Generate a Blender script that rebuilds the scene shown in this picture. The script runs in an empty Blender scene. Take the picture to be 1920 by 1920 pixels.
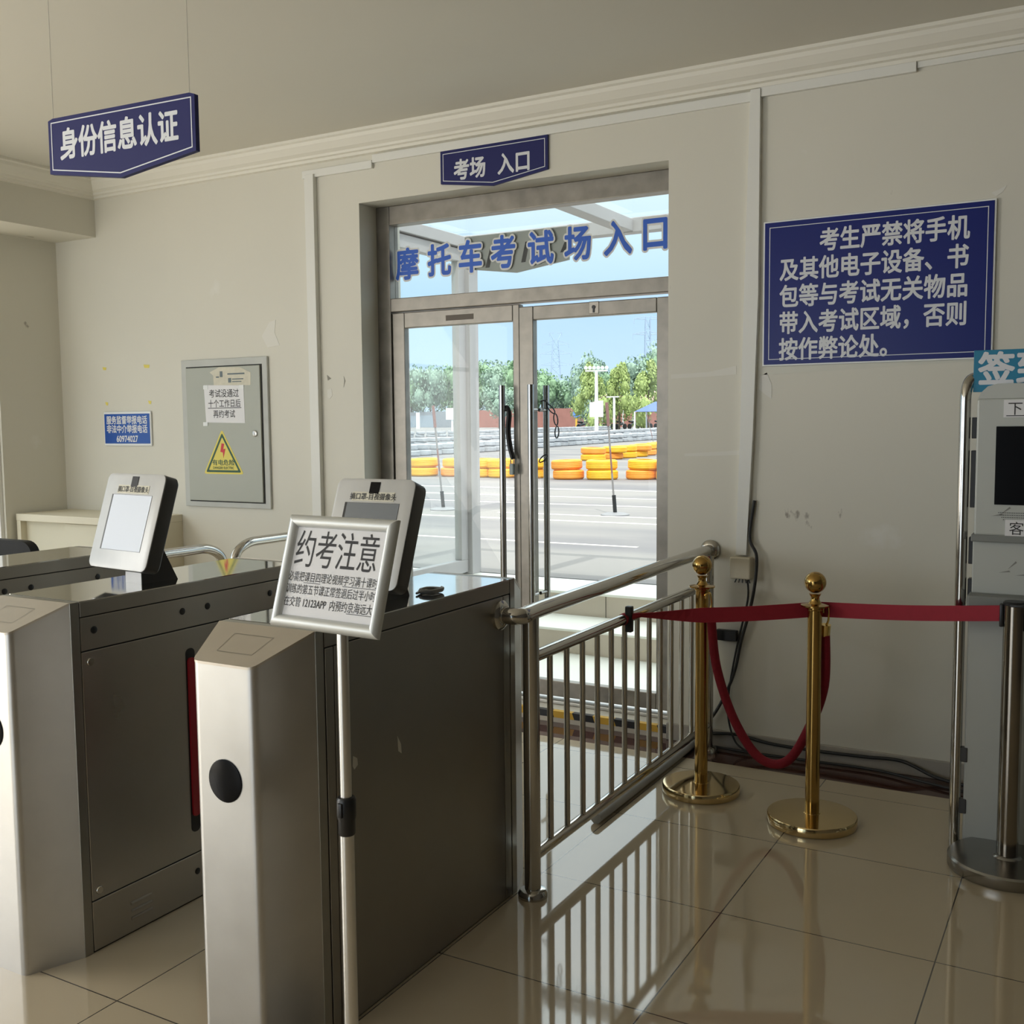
import bpy, bmesh, math, random
from mathutils import Vector, Matrix
random.seed(7)
S = bpy.context.scene
C = S.collection
V = Vector
PI = math.pi

# ------------------------------------------------------------------ camera
H = 1.465
yaw, pitch, roll = 0.51648679, 0.084245, -0.00944411
F = V((-math.sin(yaw)*math.cos(pitch), math.cos(yaw)*math.cos(pitch), -math.sin(pitch)))
Rt = V((math.cos(yaw), math.sin(yaw), 0)); U = Rt.cross(F)
R2 = Rt*math.cos(roll) + U*math.sin(roll); U2 = U*math.cos(roll) - Rt*math.sin(roll)
cd = bpy.data.cameras.new('camera'); cam = bpy.data.objects.new('camera', cd); C.objects.link(cam)
cd.sensor_width = 36; cd.sensor_fit = 'AUTO'; cd.lens = 36*1971.1/1920; cd.clip_start = .05; cd.clip_end = 2000
M = Matrix((R2, U2, -F)).transposed().to_4x4(); M.translation = (0, 0, H); cam.matrix_world = M
S.camera = cam

# ------------------------------------------------------------------ sky, sun, daylight, exposure
S.view_settings.view_transform = 'Standard'; S.view_settings.look = 'None'
S.view_settings.exposure = 0.0; S.view_settings.gamma = 1.0; S.view_settings.use_curve_mapping = False
S.cycles.use_denoising = True
S.cycles.max_bounces = 10; S.cycles.diffuse_bounces = 5; S.cycles.glossy_bounces = 6
S.cycles.transparent_max_bounces = 16; S.cycles.transmission_bounces = 8
S.cycles.caustics_reflective = False; S.cycles.caustics_refractive = False
S.cycles.sample_clamp_indirect = 6.0

W = bpy.data.worlds.new('sky'); S.world = W; W.use_nodes = True
nt = W.node_tree; nt.nodes.clear()
o = nt.nodes.new('ShaderNodeOutputWorld'); bg = nt.nodes.new('ShaderNodeBackground')
tc = nt.nodes.new('ShaderNodeTexCoord'); sep = nt.nodes.new('ShaderNodeSeparateXYZ')
rp = nt.nodes.new('ShaderNodeValToRGB')
nt.links.new(tc.outputs['Generated'], sep.inputs[0]); nt.links.new(sep.outputs['Z'], rp.inputs[0])
nt.links.new(rp.outputs[0], bg.inputs[0]); nt.links.new(bg.outputs[0], o.inputs[0])
el = rp.color_ramp.elements
el[0].position = 0.0; el[0].color = (.52, .68, .82, 1)
el[1].position = .11; el[1].color = (.42, .61, .78, 1)
e = el.new(.20); e.color = (.60, .77, .88, 1)
e = el.new(.45); e.color = (.95, 1.0, 1.0, 1)
mr = nt.nodes.new('ShaderNodeMapRange'); mr.inputs[1].default_value = .22; mr.inputs[2].default_value = .60
mr.inputs[3].default_value = 1.35; mr.inputs[4].default_value = 2.9      # the haze glows brighter high up around the sun
nt.links.new(sep.outputs['Z'], mr.inputs[0]); nt.links.new(mr.outputs[0], bg.inputs[1])

sd = bpy.data.lights.new('sun', 'SUN'); sd.energy = 3.2; sd.angle = .01; sd.color = (1, .95, .86)
so = bpy.data.objects.new('sun', sd); C.objects.link(so)
so.rotation_euler = V((.30, -.45, .85)).to_track_quat('Z', 'Y').to_euler(); so.location = (0, -5, 12)

def area(name, loc, direction, sx, sy, power, col):
    d = bpy.data.lights.new(name, 'AREA'); d.shape = 'RECTANGLE'; d.size = sx; d.size_y = sy
    d.energy = power; d.color = col
    ob = bpy.data.objects.new(name, d); C.objects.link(ob); ob.location = loc
    ob.rotation_euler = V(direction).to_track_quat('-Z', 'Z').to_euler(); return ob
# daylight through the rear glass front (behind the camera) and the left window
area('rear_daylight', (-4.0, -4.9, 1.5), (0, 1, 0), 3.6, 2.5, 75, (.95, .97, 1.0))
area('left_daylight', (-6.12, -.35, 1.55), (1, 0.0, 0), 8.2, 2.0, 195, (.98, .98, 1.0))
area('left_ground_bounce', (-6.14, -.35, 1.5), (1, 0.0, .75), 8.2, 1.9, 235, (1.0, .94, .82))

# ------------------------------------------------------------------ materials
MAT = {}
def mat(name, col, rough=.5, metal=0.0, spec=.5, noise=0.0, nscale=8.0, stretch=None, bump=0.0, nrough=0.0, trans=0.0, coat=0.0, emit=0.0, ior=None):
    if name in MAT: return MAT[name]
    m = bpy.data.materials.new(name); m.use_nodes = True; n = m.node_tree
    b = n.nodes['Principled BSDF']
    b.inputs['Base Color'].default_value = (*col, 1); b.inputs['Roughness'].default_value = rough
    b.inputs['Metallic'].default_value = metal; b.inputs['Specular IOR Level'].default_value = spec
    if trans: b.inputs['Transmission Weight'].default_value = trans
    if coat: b.inputs['Coat Weight'].default_value = coat
    if ior: b.inputs['IOR'].default_value = ior
    if emit: b.inputs['Emission Color'].default_value = (*col, 1); b.inputs['Emission Strength'].default_value = emit
    if noise or bump or nrough:
        t = n.nodes.new('ShaderNodeTexCoord'); mp = n.nodes.new('ShaderNodeMapping')
        if stretch: mp.inputs['Scale'].default_value = stretch
        nz = n.nodes.new('ShaderNodeTexNoise'); nz.inputs['Scale'].default_value = nscale; nz.inputs['Detail'].default_value = 5
        n.links.new(t.outputs['Object'], mp.inputs[0]); n.links.new(mp.outputs[0], nz.inputs['Vector'])
        if noise:
            mx = n.nodes.new('ShaderNodeMix'); mx.data_type = 'RGBA'
            mx.inputs[6].default_value = tuple(max(0, c*(1-noise)) for c in col)+(1,)
            mx.inputs[7].default_value = tuple(min(1, c*(1+noise)) for c in col)+(1,)
            n.links.new(nz.outputs['Fac'], mx.inputs[0]); n.links.new(mx.outputs[2], b.inputs['Base Color'])
        if nrough:
            mr = n.nodes.new('ShaderNodeMapRange'); mr.inputs[3].default_value = rough-nrough; mr.inputs[4].default_value = rough+nrough
            n.links.new(nz.outputs['Fac'], mr.inputs[0]); n.links.new(mr.outputs[0], b.inputs['Roughness'])
        if bump:
            bp = n.nodes.new('ShaderNodeBump'); bp.inputs['Strength'].default_value = bump; bp.inputs['Distance'].default_value = .01
            n.links.new(nz.outputs['Fac'], bp.inputs['Height']); n.links.new(bp.outputs[0], b.inputs['Normal'])
    MAT[name] = m; return m

def wall_material():
    """cream emulsion with repaired plaster patches and scuffs"""
    m = mat('wall_paint', (.70, .68, .60), .62, noise=.04, nscale=1.3, bump=.05)
    n = m.node_tree; b = n.nodes['Principled BSDF']
    base = b.inputs['Base Color'].links[0].from_socket
    t = n.nodes.new('ShaderNodeTexCoord')
    def layer(prev, scale, lo, hi, col, stretch):
        mp = n.nodes.new('ShaderNodeMapping'); mp.inputs['Scale'].default_value = stretch
        nz = n.nodes.new('ShaderNodeTexNoise'); nz.inputs['Scale'].default_value = scale; nz.inputs['Detail'].default_value = 6
        mr = n.nodes.new('ShaderNodeMapRange'); mr.inputs[1].default_value = lo; mr.inputs[2].default_value = hi
        mx = n.nodes.new('ShaderNodeMix'); mx.data_type = 'RGBA'; mx.inputs[7].default_value = (*col, 1)
        n.links.new(t.outputs['Object'], mp.inputs[0]); n.links.new(mp.outputs[0], nz.inputs['Vector'])
        n.links.new(nz.outputs['Fac'], mr.inputs[0]); n.links.new(mr.outputs[0], mx.inputs[0])
        n.links.new(prev, mx.inputs[6]); return mx.outputs[2]
    s = layer(base, 2.6, .70, .76, (.76, .75, .70), (1, 1, 1))
    s = layer(s, 5.0, .735, .76, (.36, .33, .28), (1.6, 1, .9))
    n.links.new(s, b.inputs['Base Color'])
    return m
WALL = wall_material()
CEIL = mat('ceiling_paint', (.68, .66, .59), .7, noise=.02, nscale=.8)
PLASTER = mat('white_plaster_trim', (.80, .78, .70), .6)
TRUNK = mat('pvc_trunking', (.78, .78, .74), .45)
STEEL = mat('brushed_steel', (.42, .40, .37), .30, 1.0, noise=.20, nscale=2.6, stretch=(1, 1, 1), nrough=.10)  # broad mottling of the colour stands in for cloudy reflections
STEELTOP = mat('worn_steel_top', (.70, .69, .66), .06, 1.0, noise=.05, nscale=4, nrough=.025)
STEELPOD = mat('light_painted_pod_steel', (.52, .51, .49), .40, 1.0, noise=.16, nscale=6, nrough=.07)  # same steel, lightened: light on the pods is put into the colour
STEELDK = mat('dark_steel_strip', (.34, .33, .30), .34, 1.0, noise=.1, nscale=6)
STEELOUT = mat('shade_painted_steel_cover', (.30, .285, .26), .33, 1.0, noise=.14, nscale=3, nrough=.06)  # same steel, darkened; the dark reflection of the right side is painted in
CHROME = mat('polished_steel_tube', (.54, .52, .48), .12, 1.0, noise=.08, nscale=9, nrough=.05)
ALU = mat('anodised_aluminium', (.56, .55, .52), .36, 1.0, noise=.06, nscale=20)
FRAME = mat('weathered_door_frame', (.25, .23, .20), .40, .8, noise=.45, nscale=11, nrough=.1)
BRASS = mat('brass', (.45, .285, .09), .16, 1.0, noise=.12, nscale=8, nrough=.06)
BRASSB = mat('pale_brass_base', (.70, .55, .30), .10, 1.0, noise=.12, nscale=5, nrough=.04)
BLACK = mat('black_plastic', (.012, .012, .013), .4)
BLACKG = mat('black_glass', (.006, .006, .007), .22, spec=.08)
GROOVE = mat('seam_shadow_gap', (.02, .02, .018), .7)
NAVY = mat('navy_sign', (.017, .020, .115), .45, spec=.25)
BLUE = mat('blue_board', (.009, .018, .165), .30, spec=.22)
BLUE2 = mat('bright_blue_sign', (.015, .085, .40), .2)
TEAL = mat('teal_sign', (.0, .19, .34), .4)
WHITEINK = mat('white_lettering', (.70, .72, .76), .5)
BLUEINK = mat('blue_lettering', (.02, .12, .62), .45)
PALEINK = mat('pale_letter_outline', (.80, .81, .80), .6)
INK = mat('black_ink', (.03, .03, .033), .7)
PAPER = mat('white_paper', (.80, .80, .82), .65)
OLDPAPER = mat('yellowed_paper', (.66, .63, .52), .7, noise=.15, nscale=30)
RED = mat('red_belt', (.33, .012, .03), .7, noise=.12, nscale=60)
VELVET = mat('red_velvet', (.22, .004, .014), .85, noise=.2, nscale=90, bump=.3)
REDGLOW = mat('red_flap', (.42, .015, .03), .3)
GREYBOX = mat('grey_painted_metal', (.43, .445, .39), .42, noise=.05, nscale=4)
KIOSK = mat('pale_grey_kiosk', (.50, .52, .49), .40, noise=.05, nscale=3)
CREAM = mat('cream_cabinet', (.72, .67, .53), .5)
YELLOW = mat('yellow_sticker', (.78, .66, .12), .4)
GREENINK = mat('dark_green_ink', (.02, .09, .05), .5)
REDINK = mat('red_ink', (.62, .03, .05), .5)
PVC = mat('beige_socket_box', (.66, .61, .48), .45)
CABLE = mat('black_cable', (.015, .015, .016), .5)
HOUSING = mat('silver_worn_housing', (.50, .50, .49), .42, .2, noise=.12, nscale=14)
DKGREY = mat('dark_grey_housing', (.055, .055, .055), .45)
LCD = mat('painted_reflection_lcd', (.60, .65, .74), .30, 0, spec=.35)  # pale base colour stands in for a washed-out reflection on the screen
LCD2 = mat('dim_lcd', (.13, .15, .18), .14, .3, coat=.6)
MIRRORTAPE = mat('black_tape', (.01, .01, .012), .4)
SIGNBACK = mat('grey_sign_back', (.40, .42, .41), .6)
TYREY = mat('yellow_painted_rubber', (.85, .42, .012), .55, noise=.22, nscale=7)
TYREO = mat('orange_painted_rubber', (.86, .30, .03), .55, noise=.2, nscale=7)
TYREW = mat('white_painted_rubber', (.36, .38, .41), .7, noise=.45, nscale=4)
LEAFA = mat('hazed_green_foliage', (.22, .35, .20), .7, noise=.35, nscale=1.2)  # all three leaf colours are lightened to carry the distance haze
LEAFB = mat('hazed_lime_foliage', (.34, .43, .15), .7, noise=.3, nscale=1.2)
LEAFC = mat('hazed_blue_green_foliage', (.25, .36, .28), .7, noise=.3, nscale=1.2)
BARK = mat('bark', (.10, .08, .06), .9)
BRICK = mat('red_brick_wall', (.34, .15, .12), .85, noise=.2, nscale=1.0)
GREYGATE = mat('grey_shed_metal', (.25, .27, .30), .6)
WHITEM = mat('white_painted_steel', (.82, .84, .84), .4)
PYLON = mat('hazed_lattice', (.36, .46, .60), .6)  # blued towards the sky; distance haze is put into the colour
PINK = mat('pink_roof', (.72, .42, .42), .7)
BLUETENT = mat('blue_canopy', (.10, .16, .42), .7)
STEPT = mat('pale_step_tile', (.78, .78, .72), .35, noise=.05, nscale=3)
STEPR = mat('beige_riser_tile', (.52, .45, .37), .55, noise=.08, nscale=4)
PORCH = mat('porch_steel', (.40, .385, .385), .5, noise=.08, nscale=6)
RUST = mat('rusty_red_pole', (.20, .10, .09), .7, noise=.3, nscale=12)
YTAPE = mat('hazard_yellow', (.70, .42, .05), .5)

def glass_material(name, tint, refl=1.45, haze=0.0):
    """clear pane: straight-through light with a Fresnel reflection; haze adds a thin dusty film"""
    m = bpy.data.materials.new(name); m.use_nodes = True; n = m.node_tree; n.nodes.clear()
    out = n.nodes.new('ShaderNodeOutputMaterial'); tr = n.nodes.new('ShaderNodeBsdfTransparent')
    tr.inputs[0].default_value = (*tint, 1)
    gl = n.nodes.new('ShaderNodeBsdfGlossy'); gl.inputs['Roughness'].default_value = .02
    fr = n.nodes.new('ShaderNodeFresnel'); fr.inputs[0].default_value = refl
    mx = n.nodes.new('ShaderNodeMixShader'); n.links.new(fr.outputs[0], mx.inputs[0])
    n.links.new(tr.outputs[0], mx.inputs[1]); n.links.new(gl.outputs[0], mx.inputs[2])
    ge = n.nodes.new('ShaderNodeNewGeometry'); fm = n.nodes.new('ShaderNodeMath'); fm.operation = 'SUBTRACT'; fm.inputs[0].default_value = 1
    n.links.new(ge.outputs['Backfacing'], fm.inputs[1]); fx = n.nodes.new('ShaderNodeMath'); fx.operation = 'MULTIPLY'
    n.links.new(fm.outputs[0], fx.inputs[0]); n.links.new(fr.outputs[0], fx.inputs[1]); n.links.new(fx.outputs[0], mx.inputs[0])   # a thin sheet reflects once, at its outer face
    last = mx
    if haze:
        df = n.nodes.new('ShaderNodeBsdfDiffuse'); df.inputs[0].default_value = (.8, .82, .84, 1)
        tl = n.nodes.new('ShaderNodeBsdfTranslucent'); tl.inputs[0].default_value = (.8, .84, .88, 1)
        ad = n.nodes.new('ShaderNodeMixShader'); ad.inputs[0].default_value = .5
        n.links.new(df.outputs[0], ad.inputs[1]); n.links.new(tl.outputs[0], ad.inputs[2])
        m2 = n.nodes.new('ShaderNodeMixShader'); m2.inputs[0].default_value = haze
        n.links.new(mx.outputs[0], m2.inputs[1]); n.links.new(ad.outputs[0], m2.inputs[2]); last = m2
    n.links.new(last.outputs[0], out.inputs[0]); MAT[name] = m; return m
GLASS = glass_material('door_glass', (.98, .995, .99), refl=1.30)
GLASSH = glass_material('dusty_glass', (.96, .985, .985), refl=1.12, haze=.04)
GLASSR = glass_material('canopy_sheet', (.97, .99, 1.0), refl=1.1, haze=.05)

def floor_material():
    m = bpy.data.materials.new('polished_floor_tile'); m.use_nodes = True; n = m.node_tree; b = n.nodes['Principled BSDF']
    t = n.nodes.new('ShaderNodeTexCoord'); s = n.nodes.new('ShaderNodeSeparateXYZ'); n.links.new(t.outputs['Object'], s.inputs[0])
    def mth(op, a, b2=None):
        k = n.nodes.new('ShaderNodeMath'); k.operation = op
        for i, v in enumerate((a, b2)):
            if v is None: continue
            if isinstance(v, (int, float)): k.inputs[i].default_value = v
            else: n.links.new(v, k.inputs[i])
        return k.outputs[0]
    def line(c, off):
        f = mth('FRACT', mth('ADD', mth('DIVIDE', mth('SUBTRACT', c, off), .6), 100.5))
        return mth('LESS_THAN', mth('MULTIPLY', mth('ABSOLUTE', mth('SUBTRACT', f, .5)), .6), .0019)
    border = mth('GREATER_THAN', s.outputs['Y'], 4.275)
    grout = mth('MAXIMUM', line(s.outputs['X'], -.964), line(s.outputs['Y'], 2.937))
    nz = n.nodes.new('ShaderNodeTexNoise'); nz.inputs['Scale'].default_value = 1.1; nz.inputs['Detail'].default_value = 4
    n.links.new(t.outputs['Object'], nz.inputs['Vector'])
    mx = n.nodes.new('ShaderNodeMix'); mx.data_type = 'RGBA'
    mx.inputs[6].default_value = (.50, .42, .295, 1); mx.inputs[7].default_value = (.57, .48, .345, 1); n.links.new(nz.outputs['Fac'], mx.inputs[0])
    m1 = n.nodes.new('ShaderNodeMix'); m1.data_type = 'RGBA'; m1.inputs[7].default_value = (.075, .032, .024, 1)
    n.links.new(border, m1.inputs[0]); n.links.new(mx.outputs[2], m1.inputs[6])
    m2 = n.nodes.new('ShaderNodeMix'); m2.data_type = 'RGBA'; m2.inputs[7].default_value = (.07, .06, .05, 1)
    n.links.new(grout, m2.inputs[0]); n.links.new(m1.outputs[2], m2.inputs[6]); n.links.new(m2.outputs[2], b.inputs['Base Color'])
    b.inputs['Roughness'].default_value = .045; b.inputs['Specular IOR Level'].default_value = .5; b.inputs['IOR'].default_value = 1.95
    return m
FLOOR = floor_material()

def asphalt_material():
    m = bpy.data.materials.new('sunlit_asphalt'); m.use_nodes = True; n = m.node_tree; b = n.nodes['Principled BSDF']
    t = n.nodes.new('ShaderNodeTexCoord'); mp = n.nodes.new('ShaderNodeMapping'); mp.inputs['Scale'].default_value = (.25, 1, 1)
    n.links.new(t.outputs['Object'], mp.inputs[0])
    nz = n.nodes.new('ShaderNodeTexNoise'); nz.inputs['Scale'].default_value = .9; nz.inputs['Detail'].default_value = 7
    n.links.new(mp.outputs[0], nz.inputs['Vector'])
    rp = n.nodes.new('ShaderNodeValToRGB'); e = rp.color_ramp.elements
    e[0].position = .36; e[0].color = (.145, .14, .15, 1); e[1].position = .62; e[1].color = (.235, .222, .212, 1)
    n.links.new(nz.outputs['Fac'], rp.inputs[0]); n.links.new(rp.outputs[0], b.inputs['Base Color']); b.inputs['Roughness'].default_value = .85
    return m
ASPHALT = asphalt_material()

# ------------------------------------------------------------------ mesh helpers
def NB(): return bmesh.new()
def box(bm, x0, y0, z0, x1, y1, z1, bev=0.0, seg=2, mtx=None):
    r = bmesh.ops.create_cube(bm, size=1.0); vs = r['verts']
    for v in vs:
        v.co = V(((x0+x1)/2 + v.co.x*(x1-x0), (y0+y1)/2 + v.co.y*(y1-y0), (z0+z1)/2 + v.co.z*(z1-z0)))
    if bev:
        es = list({e for v in vs for e in v.link_edges})
        rr = bmesh.ops.bevel(bm, geom=es, offset=bev, segments=seg, affect='EDGES', profile=.5)
        vs = list({v for f in rr['faces'] for v in f.verts} | {v for v in vs if v.is_valid})
    if mtx is not None: bmesh.ops.transform(bm, matrix=mtx, verts=[v for v in vs if v.is_valid])
    return bm
def rings(bm, rs, cap=True, closed=False):
    prev = None; first = None; out = []
    for r in rs:
        cur = [bm.verts.new(p) for p in r]
        if prev:
            k = len(cur)
            for i in range(k): bm.faces.new((prev[i], prev[(i+1) % k], cur[(i+1) % k], cur[i]))
        else: first = cur
        prev = cur
    k = len(first)
    if closed:
        for i in range(k): bm.faces.new((prev[i], prev[(i+1) % k], first[(i+1) % k], first[i]))
    elif cap:
        bm.faces.new(first[::-1]); bm.faces.new(prev)
    return bm
def tube(bm, pts, r, seg=14, cap=True):
    pts = [V(p) for p in pts]; rs = []; up = None
    for i, p in enumerate(pts):
        t = ((pts[i+1]-p) if i == 0 else (p-pts[i-1]) if i == len(pts)-1 else (pts[i+1]-p).normalized()+(p-pts[i-1]).normalized()).normalized()
        if up is None: up = t.orthogonal().normalized()
        up = (up - t*up.dot(t)).normalized(); s = t.cross(up)
        rad = r[i] if isinstance(r, (list, tuple)) else r
        rs.append([p + (up*math.cos(a)+s*math.sin(a))*rad for a in (2*PI*j/seg for j in range(seg))])
    return rings(bm, rs, cap)
def lathe(bm, prof, c=(0, 0, 0), seg=32, axis=None):
    c = V(c); q = V(axis).to_track_quat('Z', 'Y') if axis else None; rs = []
    for r, z in prof:
        ring = []
        for j in range(seg):
            a = 2*PI*j/seg; p = V((max(r, 1e-4)*math.cos(a), max(r, 1e-4)*math.sin(a), z))
            ring.append(c + (q @ p if q else p))
        rs.append(ring)
    return rings(bm, rs)
def prism(bm, poly, d):
    """closed polygon of 3-D points pushed along d"""
    d = V(d); return rings(bm, [[V(p) for p in poly], [V(p)+d for p in poly]])
def bez(pts, n=8):
    """rounded polyline: quadratic corners"""
    pts = [V(p) for p in pts]; out = [pts[0]]
    for i in range(1, len(pts)-1):
        a, b, c = pts[i-1], pts[i], pts[i+1]
        r = min((a-b).length, (c-b).length)*.5
        s = b+(a-b).normalized()*r; e = b+(c-b).normalized()*r
        for k in range(n+1):
            t = k/n; out.append(s*(1-t)**2 + b*2*t*(1-t) + e*t*t)
    out.append(pts[-1]); return out
def spline(pts, n=10):
    pts = [V(p) for p in pts]; P = [pts[0]]+pts+[pts[-1]]; out = []
    for i in range(1, len(P)-2):
        for k in range(n):
            t = k/n; a, b, c, d = P[i-1], P[i], P[i+1], P[i+2]
            out.append(.5*((2*b)+(c-a)*t+(2*a-5*b+4*c-d)*t*t+(3*b-a-3*c+d)*t**3))
    out.append(pts[-1]); return out
def roundrect(w, h, r, n=6):
    out = []
    for cx, cy, a0 in ((w/2-r, h/2-r, 0), (-w/2+r, h/2-r, 90), (-w/2+r, -h/2+r, 180), (w/2-r, -h/2+r, 270)):
        for k in range(n+1):
            a = math.radians(a0+90*k/n); out.append((cx+r*math.cos(a), cy+r*math.sin(a)))
    return out

def thing(name, label, cat, loc=(0, 0, 0), group=None, kind=None):
    ob = bpy.data.objects.new(name, None); C.objects.link(ob); ob.location = loc; ob.empty_display_size = .1
    if label: ob['label'] = label
    if cat: ob['category'] = cat
    if group: ob['group'] = group
    if kind: ob['kind'] = kind
    return ob
def origin_of(ob):
    v = V((0, 0, 0))
    while ob is not None: v += ob.location; ob = ob.parent
    return v
def obj(name, bm, m, parent=None, smooth=False, loc=None, label=None):
    """links the bmesh (world coordinates) as one mesh object"""
    off = origin_of(parent) if parent else V((0, 0, 0))
    if loc is not None: off = V(loc)
    bmesh.ops.translate(bm, vec=-off, verts=bm.verts)
    bmesh.ops.recalc_face_normals(bm, faces=bm.faces)
    me = bpy.data.meshes.new(name); bm.to_mesh(me); bm.free()
    me.materials.append(m)
    if smooth:
        for p in me.polygons: p.use_smooth = True
        try: me.set_sharp_from_angle(angle=math.radians(40))
        except Exception: pass
    ob = bpy.data.objects.new(name, me); C.objects.link(ob); ob.parent = parent
    if parent is None: ob.location = off
    if label: ob['label'] = label
    return ob
def tag(ob, label, cat, group=None, kind=None):
    ob['label'] = label; ob['category'] = cat
    if group: ob['group'] = group
    if kind: ob['kind'] = kind
    return ob
def struct(name, bm, m, smooth=False):
    ob = obj(name, bm, m, smooth=smooth); ob['kind'] = 'structure'; return ob
def dup(root, loc, label=None, group=None):
    def cp(ob, par):
        c = ob.copy(); C.objects.link(c); c.parent = par
        for ch in kids.get(ob.name, []): cp(ch, c)
        return c
    kids = {}
    for ch in root.children_recursive: kids.setdefault(ch.parent.name, []).append(ch)
    r = cp(root, None); r.location = loc
    if label: r['label'] = label
    if group: r['group'] = group
    return r

_txt = {}
def text_bm(bm, s, org, u, v, ex, ey, bold=0.0, align='LEFT', lift=.0006, cell=None):
    """lettering as real flat geometry: org = left/centre baseline-centre point, u = reading direction, v = up, ex/ey = em width/height"""
    cu = bpy.data.curves.new('lettering', 'FONT'); cu.body = s; cu.align_x = align
    cu.fill_mode = 'FRONT'; cu.resolution_u = 3
    if cell: cu.space_character = cell
    ob = bpy.data.objects.new('lettering', cu); C.objects.link(ob)
    dg = bpy.context.evaluated_depsgraph_get(); dg.update()
    me = bpy.data.meshes.new_from_object(ob.evaluated_get(dg))
    bpy.data.objects.remove(ob); bpy.data.curves.remove(cu)
    u = V(u).normalized(); v = V(v).normalized(); n = u.cross(v); org = V(org)
    tmp = bmesh.new(); tmp.from_mesh(me); bpy.data.meshes.remove(me)
    # stroke weight: the thin glyphs are laid several times around a small circle
    k_ = 1 if bold <= 0 else (8 if bold < .05 else 14)
    sh = [(0, 0)] if bold <= 0 else [(bold*math.cos(2*PI*i/k_+.3), bold*math.sin(2*PI*i/k_+.3)) for i in range(k_)]
    for j_, (dx_, dy_) in enumerate(sh):
        vm = {}
        for x in tmp.verts: vm[x] = bm.verts.new(org + u*((x.co.x+dx_)*ex) + v*((x.co.y-.37+dy_)*ey) + n*(lift+j_*2e-5))
        for f in tmp.faces: bm.faces.new([vm[x] for x in f.verts])
    tmp.free(); return bm
XU, ZV = V((1, 0, 0)), V((0, 0, 1))

# ------------------------------------------------------------------ the room
WY = 4.5; CZ = 2.97
bm = NB(); box(bm, -6.3, -5.2, -.25, 5.4, WY+.02, 0); struct('floor', bm, FLOOR)
bm = NB(); box(bm, -6.3, -8.0, CZ, 5.4, 4.86, CZ+.25); struct('ceiling', bm, CEIL)  # carried past the rear wall under the added sun-stopping eave
bm = NB(); box(bm, -6.6, -8.0, CZ+.26, 5.6, 4.88, 4.1); ob = struct('roof', bm, mat('roof_with_added_eave', (.5, .49, .46), .8))  # rear overhang added as a deep unseen eave to keep sun out
bm = NB()
box(bm, -6.3, WY, -.25, -3.46, 4.86, CZ); box(bm, -1.74, WY, -.25, 5.4, 4.86, CZ); box(bm, -3.46, WY, 2.62, -1.74, 4.86, CZ)
struct('wall_front', bm, WALL)
bm = NB()
box(bm, -6.3, 4.06, 0, -5.88, WY, CZ); box(bm, -6.3, -4.6, 0, -5.88, 4.06, .50); box(bm, -6.3, -4.6, 2.6, -5.88, 4.06, CZ); box(bm, -6.3, -5.2, 0, -5.88, -4.6, CZ)
struct('wall_left', bm, WALL)
DIM = mat('light_absorbing_wall', (.085, .075, .062), .7)  # unseen walls made nearly black to absorb light
bm = NB(); box(bm, 2.4, -5.2, 0, 2.8, WY, CZ); struct('wall_right', bm, DIM)  # set close to the room's right side so that it soaks up light
bm = NB()
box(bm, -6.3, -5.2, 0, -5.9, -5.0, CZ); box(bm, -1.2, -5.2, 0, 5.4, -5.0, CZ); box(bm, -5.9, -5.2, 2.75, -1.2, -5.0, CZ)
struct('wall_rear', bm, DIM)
bm = NB(); box(bm, -5.88, -5.0, 2.635, -5.5, WY, CZ); struct('ceiling_beam', bm, WALL)
# window frames behind the camera and in the left wall
wf = mat('window_frame_white', (.8, .8, .78), .4)
def window(name, x0, y0, z0, x1, y1, z1, nx, along):
    r = thing(name, None, None, (x0, y0, z0), kind='structure')
    bm = NB(); t = .05; ln = (x1-x0) if along == 'x' else (y1-y0)
    def bar(a0, a1, b0, b1):
        if along == 'x': box(bm, x0+a0, y0, b0, x0+a1, y1, b1, .004)
        else: box(bm, x0, y0+a0, b0, x1, y0+a1, b1, .004)
    bar(0, ln, z0, z0+t); bar(0, ln, z1-t, z1); bar(0, ln, z0+(z1-z0)*.72, z0+(z1-z0)*.72+.04)
    for i in range(nx+1):
        a = ln*i/nx; bar(max(0, a-t/2), min(ln, a+t/2), z0+t, z1-t)
    obj('window_frame', bm, wf, r); return r
window('window_1', -5.96, -4.6, .50, -5.90, 4.06, 2.6, 6, 'y')
window('window_2', -5.9, -5.14, 0, -1.2, -5.08, 2.75, 4, 'x')

def sweep(name, prof, p0, p1, outv, m):
    """crown moulding: profile of (out, down) points swept from p0 to p1 below the ceiling"""
    p0, p1, outv = V(p0), V(p1), V(outv); bm = NB()
    rings(bm, [[p + outv*a + V((0, 0, -d)) for a, d in prof] for p in (p0, p1)]); return struct(name, bm, m)
crown = [(0, 0), (.105, 0), (.105, .014), (.092, .020), (.086, .036), (.060, .066), (.040, .078), (.036, .090), (.022, .094), (.020, .108), (0, .112)]
sweep('trim_1', crown, (-5.5, WY, CZ), (2.4, WY, CZ), (0, -1, 0), PLASTER)
sweep('trim_2', crown, (-5.5, -5.0, CZ), (-5.5, WY, CZ), (1, 0, 0), PLASTER)
bm = NB(); box(bm, -1.74, WY-.014, 0, 2.4, WY, .078, .003)
struct('baseboard_front', bm, mat('stone_baseboard', (.40, .37, .32), .45, noise=.3, nscale=5))
bm = NB(); box(bm, -4.83, WY-.014, 0, -3.46, WY, .078, .003); struct('baseboard_left', bm, mat('stone_baseboard', (.4, .37, .32)))
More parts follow.
